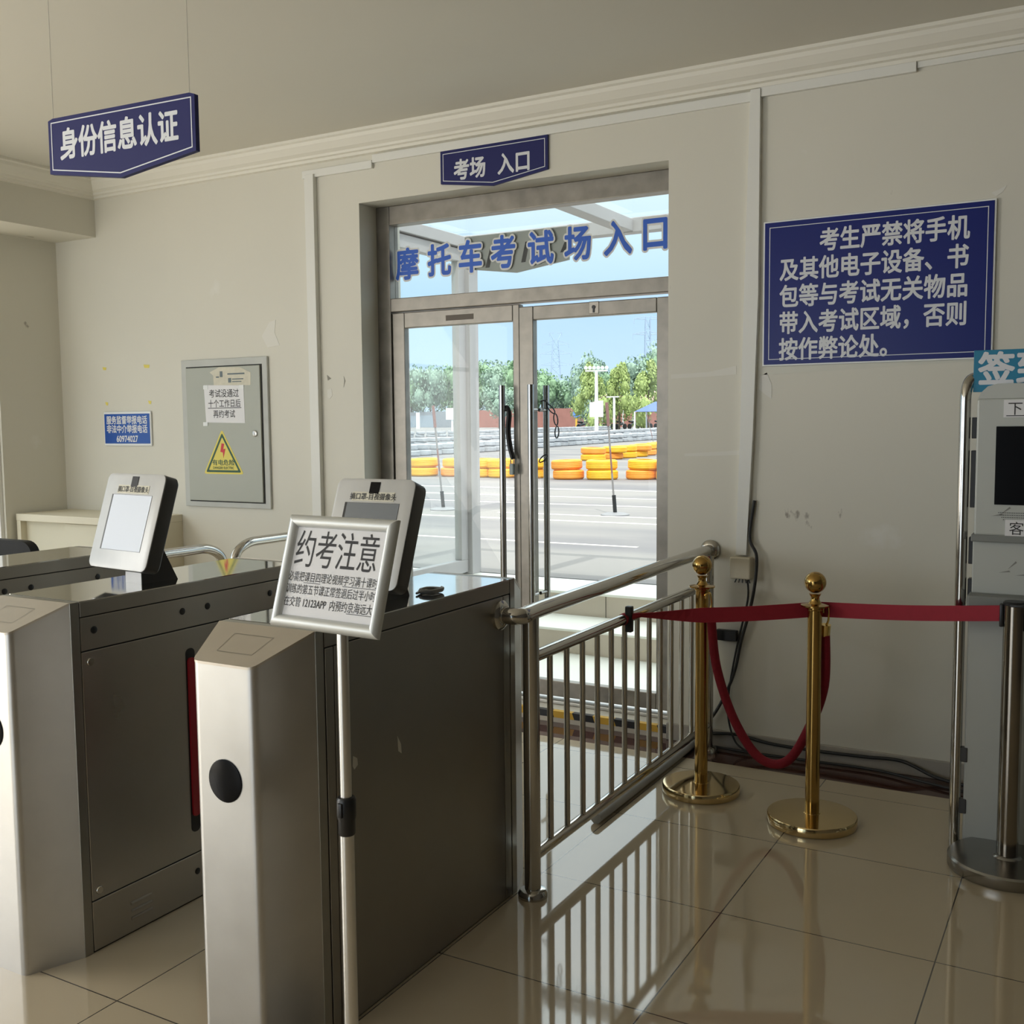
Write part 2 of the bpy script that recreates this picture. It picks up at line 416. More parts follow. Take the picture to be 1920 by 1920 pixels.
# entrance sill
SILL = mat('pale_sill', (.62, .57, .48), .4, noise=.12, nscale=6)
bm = NB(); box(bm, -3.46, WY, -.1, -1.74, 4.92, .055, .004); sill = struct('trim_3', bm, SILL)
bm = NB()
x = -3.44
k = 0
bmy, bmk = NB(), NB()
while x < -1.76:
    x1 = min(x+.11, -1.745); b_ = bmy if k % 2 == 0 else bmk
    prism(b_, [(x+.012, WY-.002, .024), (x1+.012, WY-.002, .024), (x1, WY-.002, .0565), (x, WY-.002, .0565)], (0, .03, 0)); x = x1; k += 1
obj('hazard_stripe', bmy, YTAPE, sill, label='worn yellow hazard tape'); obj('hazard_stripe', bmk, BLACK, sill, label='worn black hazard tape'); bm.free()

# ------------------------------------------------------------------ glass entrance door
D = thing('door_1', None, None, (-2.6, 4.66, 0), kind='structure')
DY0, DY1 = 4.645, 4.725
bm = NB()
box(bm, -3.46, DY0, .055, -3.375, DY1, 2.62, .004); box(bm, -1.775, DY0, .055, -1.74, DY1, 2.62, .004)
box(bm, -3.375, DY0, 2.522, -1.775, DY1, 2.62, .004); box(bm, -3.375, DY0, 2.064, -1.775, DY1, 2.135, .004)
obj('door_frame', bm, FRAME, D)
bm = NB(); box(bm, -3.375, DY0-.03, .055, -1.775, DY1+.03, .072, .003); obj('sill_track', bm, ALU, D)
bm = NB(); box(bm, -3.375, 4.690, 2.135, -1.775, 4.697, 2.522); tp = obj('transom_pane', bm, GLASS, D)
# vinyl letters on the inside of the transom pane
for ch, cx, cz in zip('摩托车考试场入口', (-3.291, -3.086, -2.896, -2.699, -2.486, -2.28, -2.069, -1.879), (2.316, 2.320, 2.322, 2.328, 2.330, 2.334, 2.340, 2.345)):
    bm = NB(); text_bm(bm, ch, (cx, 4.690, cz), XU, ZV, .150, .172, bold=.085, align='CENTER', lift=.0012)
    L = obj('letter', bm, PALEINK, D)
    bm = NB(); text_bm(bm, ch, (cx, 4.690, cz), XU, ZV, .150, .172, bold=.030, align='CENTER', lift=.0026)
    obj('letter_face', bm, BLUEINK, L, label='blue letter face')

def leaf(name_x0, x1, lw, rw, y0, label, zt=2.058):
    L = None; x0 = name_x0; y1 = y0+.045
    bm = NB()
    box(bm, x0, y0, .084, x0+lw, y1, zt, .004); box(bm, x1-rw, y0, .084, x1, y1, zt, .004)
    box(bm, x0+lw, y0, 1.976, x1-rw, y1, zt, .004); box(bm, x0+lw, y0, .084, x1-rw, y1, .164, .004)
    L = obj('door_leaf', bm, FRAME, D, label=label)
    bm = NB(); box(bm, x0+lw, y0+.019, .164, x1-rw, y0+.026, 1.976); obj('glass_pane', bm, GLASS, L)
    return L
LL = leaf(-3.372, -2.592, .078, .038, 4.655, 'left door leaf with dusty glass')
RL = leaf(-2.592, -1.778, .080, .078, 4.652, 'right door leaf with clear glass', 2.044)
def handle(par, x, ys):
    for y in ys:
        bm = NB(); tube(bm, [(x, y, .48), (x, y, 1.655)], .016, 16)
        for z in (.60, 1.53): tube(bm, [(x, y, z), (x, 4.66 if y < 4.66 else 4.69, z)], .009, 10)
        obj('pull_handle', bm, mat('dark_chrome_handle', (.36, .35, .33), .13, 1.0), par, True)
handle(LL, -2.664, (4.60,)); handle(RL, -2.500, (4.60, 4.765))
bm = NB(); box(bm, -2.205, 4.6495, 1.985, -2.150, 4.656, 2.045, .004); lp = obj('lock_plate', bm, mat('lock_plate_steel', (.34, .31, .27), .4, .8), RL)
bm = NB(); tube(bm, [(-2.178, 4.645, 2.018), (-2.178, 4.652, 2.018)], .009, 14); box(bm, -2.182, 4.6455, 1.992, -2.174, 4.652, 2.018)
obj('keyhole', bm, BLACK, RL)
bm = NB(); box(bm, -3.03, 4.6535, 2.000, -2.86, 4.657, 2.028, .002); obj('glue_patch', bm, mat('dark_glue_residue', (.15, .13, .11), .7), LL)
# the back of a pentagon sign fixed to the outside of the transom pane
bm = NB(); prism(bm, [(-2.935, 4.70, 2.425), (-2.334, 4.70, 2.423), (-2.335, 4.70, 2.262), (-2.633, 4.70, 2.222), (-2.932, 4.70, 2.262)], (0, .012, 0))
sb = tag(obj('sign_board', bm, SIGNBACK, loc=(-2.63, 4.706, 2.22)), 'grey back of the pentagon sign stuck outside the glass above the door', 'sign')
for xx, zz, dx in ((-2.80, 2.31, .03), (-2.59, 2.32, .025), (-2.37, 2.35, .05)):
    bm = NB(); prism(bm, [(xx-.012, 4.699, zz-.05), (xx+.012, 4.699, zz-.05), (xx+.012+dx, 4.699, zz+.05), (xx-.012+dx, 4.699, zz+.05)], (0, .001, 0))
    obj('tape_strip', bm, MIRRORTAPE, sb, label='black tape strip')
# lock cable and chain hung between the handles
t = thing('cable_lock', 'black cable lock looped around the left door handle', 'lock', (-2.64, 4.62, 1.56))
for k_, (a_, b_) in enumerate(((0, 0), (.007, .010), (-.006, .004))):
    bm = NB(); tube(bm, spline([(-2.664, 4.622+b_, 1.535), (-2.645, 4.612+b_, 1.55), (-2.634+a_, 4.61+b_, 1.51), (-2.640+a_, 4.61+b_, 1.43), (-2.632+a_, 4.612+b_, 1.35), (-2.616+a_, 4.615+b_, 1.285)]), .0062, 8); obj('cable', bm, CABLE, t, True)
bm = NB(); tube(bm, [(-2.664, 4.60, 1.535), (-2.640, 4.612, 1.535)], .011, 10); obj('cable_clamp', bm, CABLE, t, True)
bm = NB(); box(bm, -2.630, 4.605, 1.205, -2.606, 4.625, 1.262, .005); tube(bm, bez([(-2.626, 4.615, 1.26), (-2.626, 4.615, 1.285), (-2.610, 4.615, 1.285), (-2.610, 4.615, 1.26)], 4), .003, 6); obj('lock_body', bm, mat('lock_grey', (.30, .36, .36), .4), t)
t = thing('door_chain', 'dark chain links hanging on the right door handle', 'chain', (-2.49, 4.63, 1.5))
def link(cx, cy, cz, ang, rx=.011, rz_=.030):
    bm = NB(); pts = []
    for k in range(13):
        q = 2*PI*k/12; px, pz = rx*math.cos(q), rz_*math.sin(q)
        pts.append((cx+px*math.cos(ang)+pz*math.sin(ang), cy, cz-px*math.sin(ang)+pz*math.cos(ang)))
    tube(bm, pts, .0035, 6, cap=False); obj('chain_link', bm, CABLE, t, True)
link(-2.462, 4.745, 1.535, -.75); link(-2.438, 4.750, 1.482, -.15); link(-2.434, 4.754, 1.418, .05); link(-2.505, 4.74, 1.285, .9)
bm = NB(); tube(bm, spline([(-2.515, 4.735, 1.575), (-2.49, 4.735, 1.578), (-2.475, 4.742, 1.56)]), .004, 6); obj('chain_end', bm, CABLE, t, True)

# ------------------------------------------------------------------ things on the front wall
def trunking(x0, x1, z0, z1, d, label, name='cable_trunking'):
    bm = NB(); box(bm, x0, WY-d, z0, x1, WY, z1, .002); return tag(obj(name, bm, TRUNK, loc=((x0+x1)/2, WY, z0)), label, 'cable trunking', 'cable trunking on the door wall')
trunking(-3.36, -1.366, 2.812, 2.852, .014, 'long white cable trunking under the crown moulding above the door')
trunking(-3.825, -3.36, 2.785, 2.825, .018, 'short low white trunking piece left of the long one under the moulding')
trunking(-1.324, -.706, 2.823, 2.862, .020, 'white trunking piece under the moulding above the big blue board')
trunking(-.704, 2.35, 2.838, 2.866, .012, 'thin white trunking under the moulding running to the far right')
trunking(-3.802, -3.74, .09, 2.80, .030, 'vertical white trunking left of the door recess')
bm = NB(); p = [(-1.366, 2.856), (-1.324, 2.856), (-1.324, 2.0), (-1.342, 1.4), (-1.366, .88), (-1.412, .88), (-1.398, 1.4), (-1.386, 2.0)]
prism(bm, [(x, WY-.026, z) for x, z in p], (0, .026, 0))
tag(obj('cable_trunking', bm, TRUNK, loc=(-1.36, WY, .88)), 'vertical white trunking right of the door ending above the socket box', 'cable trunking', 'cable trunking on the door wall')
# socket box
t = thing('socket_box', 'small beige junction box on the wall under the right trunking', 'junction box', (-1.387, WY, .775))
bm = NB(); box(bm, -1.432, WY-.05, .776, -1.340, WY, .872, .006); obj('box_body', bm, PVC, t)
bm = NB()
for i in range(5): tube(bm, [(-1.405+.013*i, WY-.03, .778), (-1.405+.013*i+.004*(i-2), WY-.033, .758)], .003, 6)
obj('wire_end', bm, CABLE, t)

# pentagon sign above the door
def pent(x0, x1, zt, zs, zb, y): return [(x0, y, zt), (x1, y, zt), (x1, y, zs), ((x0+x1)/2+.0, y, zb), (x0, y, zs)]
def inset_line(bm, pts, n, w=.0035, d=.014, lift=.0008):
    """thin printed border line inside a convex outline"""
    P = [V(p) for p in pts]; c = sum(P, V((0, 0, 0)))/len(P); n = V(n); N = len(P)
    def off(dist):
        out = []
        for i in range(N):
            a, b, e = P[i-1], P[i], P[(i+1) % N]
            d1 = (b-a).normalized(); d2 = (e-b).normalized(); n1 = n.cross(d1); n2 = n.cross(d2)
            if n1.dot(c-b) < 0: n1 = -n1
            if n2.dot(c-b) < 0: n2 = -n2
            k = (n1+n2); out.append(b + k*(dist/(1+n1.dot(n2))))
        return out
    A, B = off(d), off(d+w)
    a = [bm.verts.new(p+n*lift) for p in A]; b = [bm.verts.new(p+n*lift) for p in B]
    for i in range(N): bm.faces.new((a[i], a[(i+1) % N], b[(i+1) % N], b[i]))
    return bm
SY = WY-.012
t = thing('wall_sign', 'navy pentagon sign on the wall directly above the glass door', 'sign', (-2.64, WY, 2.61))
pp = pent(-2.939, -2.338, 2.812, 2.654, 2.612, SY)
bm = NB(); prism(bm, pp, (0, .012, 0)); obj('sign_panel', bm, NAVY, t)
bm = NB(); inset_line(bm, pp, (0, -1, 0)); obj('border_line', bm, WHITEINK, t)
bm = NB(); text_bm(bm, '考场', (-2.862, SY, 2.710), XU, ZV, .093, .104, bold=.032); obj('lettering', bm, WHITEINK, t); bm = NB(); text_bm(bm, '入口', (-2.612, SY, 2.708), XU, ZV, .093, .104, bold=.032)
obj('lettering', bm, WHITEINK, t)

# big blue rules board
t = thing('rules_board', 'large blue board with white rules text on the right wall', 'sign', (-.856, WY, 1.70))
b0 = [(-1.302, WY-.016, 2.300), (-.409, WY-.016, 2.300), (-.409, WY-.016, 1.702), (-1.302, WY-.016, 1.702)]
bm = NB(); box(bm, -1.307, WY-.014, 1.697, -.404, WY, 2.305, .003); obj('board_edge', bm, WHITEM, t)
bm = NB(); box(bm, -1.300, WY-.016, 1.704, -.411, WY-.010, 2.298, .001); obj('board_panel', bm, BLUE, t)
bm = NB(); inset_line(bm, b0, (0, -1, 0), w=.003, d=.022); obj('border_line', bm, WHITEINK, t)
bm = NB()
for k, (s, ind) in enumerate((('考生严禁将手机', 2), ('及其他电子设备、书', 0), ('包等与考试无关物品', 0), ('带入考试区域，否则', 0), ('按作弊论处。', 0))):
    text_bm(bm, s, (-1.236+ind*.0822, WY-.016, 2.2075-k*.1105), XU, ZV, .0822, .098, bold=.026)
obj('lettering', bm, WHITEINK, t)
# torn tape by the board
def patch(name, pts, m, label, cat, d=.0015, y=WY):
    bm = NB(); prism(bm, [(x, y-d, z) for x, z in pts], (0, d, 0)); c = pts[0]
    return tag(obj(name, bm, m, loc=(c[0], y, c[1])), label, cat)
patch('tape_strip', [(-1.318, 1.690), (-.46, 1.712), (-.46, 1.690), (-1.10, 1.668), (-1.318, 1.662)], mat('old_clear_tape', (.66, .65, .57), .5), 'long strip of old tape under the big blue board', 'tape')
patch('paper_scrap', [(-1.318, 1.655), (-1.290, 1.672), (-1.268, 1.62), (-1.268, 1.56), (-1.288, 1.572), (-1.322, 1.60)], mat('peeling_paper', (.74, .73, .68), .6), 'curled torn paper scrap below the blue board corner', 'paper')
patch('paint_flake', [(-.425, 2.330), (-.40, 2.338), (-.372, 2.352), (-.385, 2.328), (-.41, 2.314)], mat('peeling_paper', (.7, .7, .6)), 'small peeled paint flake above the blue board right corner', 'paint flake')

SCAR = mat('old_filler', (.74, .725, .665), .6)
patch('filler_patch', [(-1.725, 1.676), (-1.55, 1.682), (-1.425, 1.705), (-1.424, 1.668), (-1.56, 1.662), (-1.725, 1.658)], SCAR, 'upper pale filler streak on the wall between door and trunking', 'filler patch')
patch('filler_patch', [(-1.66, 1.322), (-1.52, 1.330), (-1.40, 1.338), (-1.40, 1.318), (-1.55, 1.312), (-1.66, 1.310)], SCAR, 'lower pale filler streak on the wall between door and trunking', 'filler patch')
SCUFF = mat('chipped_plaster', (.30, .29, .25), .8)
patch('plaster_chip', [(-3.70, 1.735), (-3.672, 1.715), (-3.695, 1.705)], SCUFF, 'small triangular chip in the plaster left of the door recess', 'plaster chip')
patch('plaster_chip', [(-3.585, 1.725), (-3.575, 1.70), (-3.588, 1.665), (-3.583, 1.70)], SCUFF, 'thin curved chip in the plaster left of the door recess', 'plaster chip')
patch('filler_patch', [(-3.70, 1.655), (-3.672, 1.66), (-3.665, 1.625), (-3.685, 1.605), (-3.70, 1.615)], SCAR, 'round filler dab below the triangular plaster chip', 'filler patch')
patch('filler_patch', [(-4.16, 1.965), (-4.10, 2.04), (-4.055, 2.05), (-4.065, 1.98), (-4.03, 1.91), (-4.12, 1.90)], SCAR, 'white filler smear on the wall above the electrical box corner', 'filler patch')
# small blue sign, left
t = thing('phone_sign', 'small bright blue notice with white characters and phone number', 'sign', (-5.273, WY, 1.35))
bm = NB(); box(bm, -5.485, WY-.012, 1.347, -5.062, WY, 1.560, .008, 3); obj('sign_edge', bm, WHITEM, t)
bm = NB(); box(bm, -5.475, WY-.014, 1.362, -5.072, WY-.006, 1.545, .002); obj('sign_panel', bm, BLUE2, t)
bm = NB()
text_bm(bm, '服务监督举报电话', (-5.273, WY-.014, 1.507), XU, ZV, .0455, .053, bold=.03, align='CENTER')
text_bm(bm, '非法中介举报电话', (-5.273, WY-.014, 1.452), XU, ZV, .0455, .053, bold=.03, align='CENTER')
text_bm(bm, '60974027', (-5.273, WY-.014, 1.393), XU, ZV, .048, .054, bold=.03, align='CENTER'); obj('lettering', bm, WHITEINK, t)
for (x, z, w, h), lab in zip(((-5.47, 1.828, .035, .020), (-5.094, 1.830, .052, .022), (-5.462, 1.610, .026, .022), (-5.078, 1.612, .028, .022)),
                             ('upper left', 'upper right', 'lower left', 'lower right')):
    patch('tape_scrap', [(x-w/2, z+h/2), (x+w/2, z+h/2-.003), (x+w/2-.004, z-h/2), (x-w/2+.008, z-h/2+.002)], YELLOW, f'{lab} of the four yellow tape scraps above the small blue sign', 'tape')['group'] = 'yellow tape scraps on the wall'

# electrical box
t = thing('electrical_cabinet', 'grey flush electrical box with a hinged metal door on the wall', 'electrical box', (-4.45, WY, .99))
bm = NB(); box(bm, -4.786, WY-.016, .992, -4.115, WY, 1.852, .003); obj('box_frame', bm, mat('painted_over_frame', (.52, .53, .50), .5, noise=.12, nscale=9), t)
bm = NB(); box(bm, -4.746, WY-.0165, 1.022, -4.152, WY-.010, 1.811); obj('door_gap', bm, GROOVE, t)
bm = NB(); box(bm, -4.740, WY-.026, 1.029, -4.163, WY-.012, 1.804, .003); dr = obj('box_door', bm, GREYBOX, t)
bm = NB(); lathe(bm, [(.018, 0), (.018, .006), (.013, .009), (.006, .009)], (-4.208, WY-.026, 1.42), 20, (0, -1, 0)); box(bm, -4.211, WY-.037, 1.411, -4.205, WY-.030, 1.429); obj('lock', bm, ALU, dr, True)
BXY = WY-.026
n_ = patch('label_card', [(-4.515, 1.700), (-4.232, 1.694), (-4.228, 1.765), (-4.31, 1.797), (-4.47, 1.802), (-4.545, 1.775), (-4.518, 1.755)], OLDPAPER, 'torn old label card at the top of the electrical box door', 'label', .001, BXY)
bm = NB(); box(bm, -4.495, BXY-.0022, 1.742, -4.472, BXY-.001, 1.749); box(bm, -4.464, BXY-.0022, 1.745, -4.444, BXY-.001, 1.778); box(bm, -4.405, BXY-.0022, 1.757, -4.275, BXY-.001, 1.765); box(bm, -4.40, BXY-.0022, 1.712, -4.378, BXY-.001, 1.738)
box(bm, -4.37, BXY-.0022, 1.728, -4.285, BXY-.001, 1.734); box(bm, -4.37, BXY-.0022, 1.714, -4.30, BXY-.001, 1.719); obj('print', bm, mat('faded_ink', (.16, .2, .22), .7), n_)
n_ = patch('paper_notice', [(-4.595, 1.702), (-4.285, 1.694), (-4.281, 1.48), (-4.585, 1.486)], PAPER, 'white paper notice taped on the electrical box door', 'notice', .0014, BXY)
bm = NB()
text_bm(bm, '考试没通过', (-4.438, BXY-.0014, 1.652), XU, ZV, .047, .050, align='CENTER', bold=.006)
text_bm(bm, '十个工作日后', (-4.436, BXY-.0014, 1.594), XU, ZV, .0425, .048, align='CENTER', bold=.006)
text_bm(bm, '再约考试', (-4.440, BXY-.0014, 1.534), XU, ZV, .043, .048, align='CENTER', bold=.006)
box(bm, -4.566, BXY-.0022, 1.5665, -4.306, BXY-.0014, 1.5700); obj('lettering', bm, INK, n_)
for px, pz in ((-4.580, 1.690), (-4.300, 1.686), (-4.590, 1.478)):
    bm = NB(); box(bm, px-.018, BXY-.0030, pz-.012, px+.018, BXY-.0014, pz+.010); obj('tape', bm, mat('white_tape', (.82, .84, .84), .4), n_)
def tri(s, y, r=.02):
    c = V((-4.459, 0, 1.262)); P = [V((-4.464, y, 1.446)), V((-4.302, y, 1.187)), V((-4.616, y, 1.187))]; g = sum(P, V((0, 0, 0)))/3
    P = [g+(p-g)*s for p in P]; out = []
    for i in range(3):
        a, b, c2 = P[i-1], P[i], P[(i+1) % 3]; s0 = b+(a-b).normalized()*r; e0 = b+(c2-b).normalized()*r
        for k in range(5): q = k/4; out.append(s0*(1-q)**2+b*2*q*(1-q)+e0*q*q)
    return out
bm = NB(); prism(bm, tri(1, BXY-.001), (0, .001, 0)); n_ = tag(obj('warning_sticker', bm, YELLOW, loc=(-4.46, BXY, 1.187)), 'yellow triangle electric danger sticker on the grey box door', 'sticker')
bm = NB(); a = [bm.verts.new(p) for p in tri(.88, BXY-.0016, .012)]; b = [bm.verts.new(p) for p in tri(.74, BXY-.0016, .008)]
for i in range(len(a)): bm.faces.new((a[i], a[(i+1) % len(a)], b[(i+1) % len(b)], b[i]))
obj('border_line', bm, GREENINK, n_)
bm = NB(); prism(bm, [(-4.468, BXY-.002, 1.365), (-4.448, BXY-.002, 1.362), (-4.458, BXY-.002, 1.330), (-4.440, BXY-.002, 1.334), (-4.456, BXY-.002, 1.280), (-4.460, BXY-.002, 1.312), (-4.480, BXY-.002, 1.316)], (0, .0008, 0)); obj('lightning_bolt', bm, REDINK, n_)
bm = NB(); text_bm(bm, '有电危险', (-4.459, BXY-.0012, 1.254), XU, ZV, .044, .036, align='CENTER', bold=.012); text_bm(bm, 'DANGER! ELECTRIC', (-4.459, BXY-.0012, 1.224), XU, ZV, .0185, .021, align='CENTER', bold=.01); obj('lettering', bm, GREENINK, n_)

# cables on the wall
def cable(label, pts, r=.006, n=8):
    bm = NB(); tube(bm, spline(pts, n), r, 8); return tag(obj('power_cable', bm, CABLE, None, True, loc=pts[-1]), label, 'cable')
cable('black cable beside the trunking looping down behind the brass posts', [(-1.335, WY-.01, 1.12), (-1.352, WY-.02, .96), (-1.318, WY-.03, .88), (-1.318, WY-.05, .76), (-1.345, WY-.03, .64), (-1.385, WY-.02, .50), (-1.42, WY-.02, .34), (-1.49, WY-.02, .18), (-1.56, WY-.03, .08)], .007)
cable('second black cable hanging from the socket box to the floor', [(-1.36, WY-.02, .77), (-1.36, WY-.015, .68), (-1.40, WY-.015, .50), (-1.435, WY-.02, .30), (-1.44, WY-.03, .16), (-1.40, WY-.05, .05), (-1.33, WY-.07, .012)], .0045)
cable('black cable lying along the baseboard towards the kiosk', [(-1.55, WY-.03, .060), (-1.40, WY-.03, .075), (-1.25, WY-.028, .055), (-1.05, WY-.028, .052), (-.85, WY-.028, .056), (-.70, WY-.028, .06), (-.55, WY-.06, .02), (-.35, WY-.09, .012), (-.1, WY-.1, .012)], .0072)
cable('thin black cable on the floor border below the other', [(-1.52, WY-.05, .012), (-1.30, WY-.06, .012), (-1.05, WY-.05, .012), (-.80, WY-.045, .012), (-.62, WY-.10, .012), (-.40, WY-.16, .012), (-.15, WY-.18, .012)], .006)
bm = NB(); box(bm, -1.500, WY-.03, .492, -1.405, WY, .540, .004); tag(obj('cable_connector', bm, BLACK, loc=(-1.45, WY, .49)), 'small black connector fixed on the wall behind the red belt', 'connector')

# ------------------------------------------------------------------ hanging sign
HX, HY = -2.632, 2.254
hu = V((math.cos(.06), math.sin(.06), 0)); hn = hu.cross(ZV)
t = thing('hanging_sign', 'navy pentagon sign hung on two wires above the turnstile', 'sign', (HX, HY, 2.215))
hc = V((HX, HY, 2.340)); pts = [hc+hu*a+ZV*z for a, z in ((-.3, .082), (-.28, .088), (.28, .088), (.3, .082), (.3, -.078), (0, -.122), (-.3, -.080))]
bm = NB(); prism(bm, pts, -hn*.016); obj('sign_panel', bm, NAVY, t)
bm = NB(); inset_line(bm, [hc+hu*a+ZV*z for a, z in ((-.3, .088), (.3, .088), (.3, -.078), (0, -.122), (-.3, -.080))], hn, w=.0035, d=.012); obj('border_line', bm, WHITEINK, t)
bm = NB(); text_bm(bm, '身份信息认证', hc+hu*-.008+ZV*.004, hu, ZV, .0815, .098, bold=.03, align='CENTER'); obj('lettering', bm, WHITEINK, t)
for a in (-.285, .275):
    q = hc+hu*a - hn*.008; bm = NB(); tube(bm, [q+ZV*.085, V((q.x, q.y, CZ))], .0011, 5); obj('wire', bm, mat('thin_steel_wire', (.62, .60, .54), .5, .2), t)

# ------------------------------------------------------------------ turnstiles
def turnstile(cx, label, lane):
    """steel barrier cabinet: tapered pods at both ends; lane side carries the flap slot and sensors"""
    t = thing('turnstile', label, 'turnstile', (cx, 2.31, 0), 'steel turnstile cabinets')
    xl, xr = cx-.15, cx+.15
    bm = NB(); box(bm, xl+.004, 1.875, 0, xr-.004, 2.735, .985); obj('core', bm, GROOVE, t)
    # top cover
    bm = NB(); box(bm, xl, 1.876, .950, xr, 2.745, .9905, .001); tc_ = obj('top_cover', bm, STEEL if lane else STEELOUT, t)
    bm = NB(); box(bm, xl+.001, 1.876, .990, xr-.001, 2.745, .9930); obj('top_plate', bm, STEELTOP, tc_)
    # corner strips
    for y0, y1 in ((1.845, 1.873), (2.748, 2.776)):
        bm = NB(); box(bm, xl, y0, 0, xr, y1, .9925, .001); obj('corner_strip', bm, STEELDK, t)
    # near and far pods
    for y0, y1, nm in ((1.70, 1.845, 'front_pod'), (2.925, 2.776, 'rear_pod')):
        hw = .090; r = .016; s = 1 if y1 > y0 else -1
        plan = []
        base = [(-.148, y1), (-hw, y0), (hw, y0), (.148, y1)]
        rz = lambda y: .932 + (.9935-.932)*abs(y-y0)/abs(y1-y0)
        P = [V((x, y, 0)) for x, y in base]
        plan = [P[0]]
        for i in (1, 2):
            a, b, c = P[i-1], P[i], P[i+1]; s0 = b+(a-b).normalized()*r; e0 = b+(c-b).normalized()*r
            for k in range(11): q = k/10; plan.append(s0*(1-q)**2+b*2*q*(1-q)+e0*q*q)
        plan.append(P[3])
        bm = NB(); rings(bm, [[V((cx+p.x, p.y, 0)) for p in plan], [V((cx+p.x, p.y, rz(p.y)-.006)) for p in plan]]); pod = obj(nm, bm, STEELPOD, t)
        bm = NB(); rings(bm, [[V((cx+p.x*1.004, p.y-.001*s, rz(p.y)-.006)) for p in plan], [V((cx+p.x*1.004, p.y-.001*s, rz(p.y))) for p in plan]])
        lid = obj('sloped_lid', bm, mat('matt_steel_lid', (.55, .50, .43), .42, .75, noise=.08, nscale=8), pod)
        if nm == 'front_pod':
            up = V((0, y1-y0, .0615)).normalized(); nn = XU.cross(up); c = V((cx, y0+.070, rz(y0+.070)))
            bm = NB(); f = [c+XU*a+up*b for a, b in ((-.055, -.035), (.055, -.035), (.062, .040), (-.062, .040))]
            inset_line(bm, f, nn, w=.0014, d=.001, lift=.0012); obj('reader_outline', bm, STEELDK, lid)
            bm = NB(); lathe(bm, [(.050, 0), (.050, .002), (.047, .003), (.001, .003)], (cx-.0, y0, .662), 36, (0, -1, 0)); obj('indicator_window', bm, BLACKG, pod, True)
    for sx, side in ((1, xr), (-1, xl)):
        def panel(name, y0, y1, z0, z1, m=STEEL, par=t):
            bm = NB(); a, b = sorted((side-sx*.006, side+sx*.0)); box(bm, a, y0, z0, b, y1, z1, .0012, 1); return obj(name, bm, m, par)
        def disc(name, y, z, r, m, par, h=.002):
            bm = NB(); lathe(bm, [(r, 0), (r, h*.6), (r*.85, h), (.0005, h)], (side, y, z), 20, (sx, 0, 0)); return obj(name, bm, m, par, True)
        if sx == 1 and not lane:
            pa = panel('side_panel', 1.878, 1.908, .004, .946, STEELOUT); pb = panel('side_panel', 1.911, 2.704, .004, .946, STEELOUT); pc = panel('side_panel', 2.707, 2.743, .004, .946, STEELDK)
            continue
        up_ = panel('sensor_panel', 1.876, 2.745, .855, .946)
        for y in (1.919, 2.238, 2.34, 2.62): disc('sensor', y, .908, .0105, BLACK, up_)
        dp = panel('access_door', 1.876, 2.745, .149, .851)
        for y, z in ((1.901, .822), (1.899, .174), (2.715, .822), (2.715, .174)):
            lk = disc('door_lock', y, z, .0115, CHROME, dp, .006)
        kp = panel('kick_panel', 1.876, 2.745, .004, .145)
        disc('sensor', 2.262, .088, .010, BLACK, kp)
        for k in range(3):
            bm = NB(); tube(bm, [(side, 2.005, .045+.022*k), (side, 2.08, .045+.022*k)], .0045, 8); obj('vent_louvre', bm, STEEL, kp, True)
        # flap slot
        bm = NB(); o_ = [(y, z) for y, z in roundrect(.036, .575, .016)]
        rings(bm, [[V((side+sx*e_, 2.262+y, .503+z)) for y, z in o_] for e_ in (-.004, .0012)]); obj('flap_slot', bm, BLACK, dp)
        bm = NB(); o_ = [(y, z) for y, z in roundrect(.026, .495, .010)]
        rings(bm, [[V((side+sx*e_, 2.262+y, .514+z)) for y, z in o_] for e_ in (-.004, .007)]); obj('flap', bm, REDGLOW, dp, True, label='red rubber flap edge')
    return t
turnstile(-1.72, 'nearest steel turnstile cabinet, beside the sign stand', False)
turnstile(-2.57, 'middle steel turnstile cabinet with a red flap under the hanging sign', True)
turnstile(-3.42, 'farthest left steel turnstile cabinet near the office chair', True)
# sticker scraps on the nearest cabinet side
for pts, lab in (([(2.155, .665), (2.170, .640), (2.172, .615), (2.158, .625)], 'triangular white sticker scrap on the nearest cabinet side, farther one'),
                 ([(1.972, .665), (1.988, .655), (1.990, .638), (1.976, .630), (1.970, .640)], 'ragged white sticker scrap on the nearest cabinet side, closer to the pole')):
    bm = NB(); prism(bm, [(-1.57, y, z) for y, z in pts], (.0008, 0, 0)); tag(obj('sticker_scrap', bm, mat('sticker_remnant', (.55, .54, .50), .6), loc=(-1.57, pts[0][0], pts[0][1])), lab, 'sticker', 'sticker scraps')

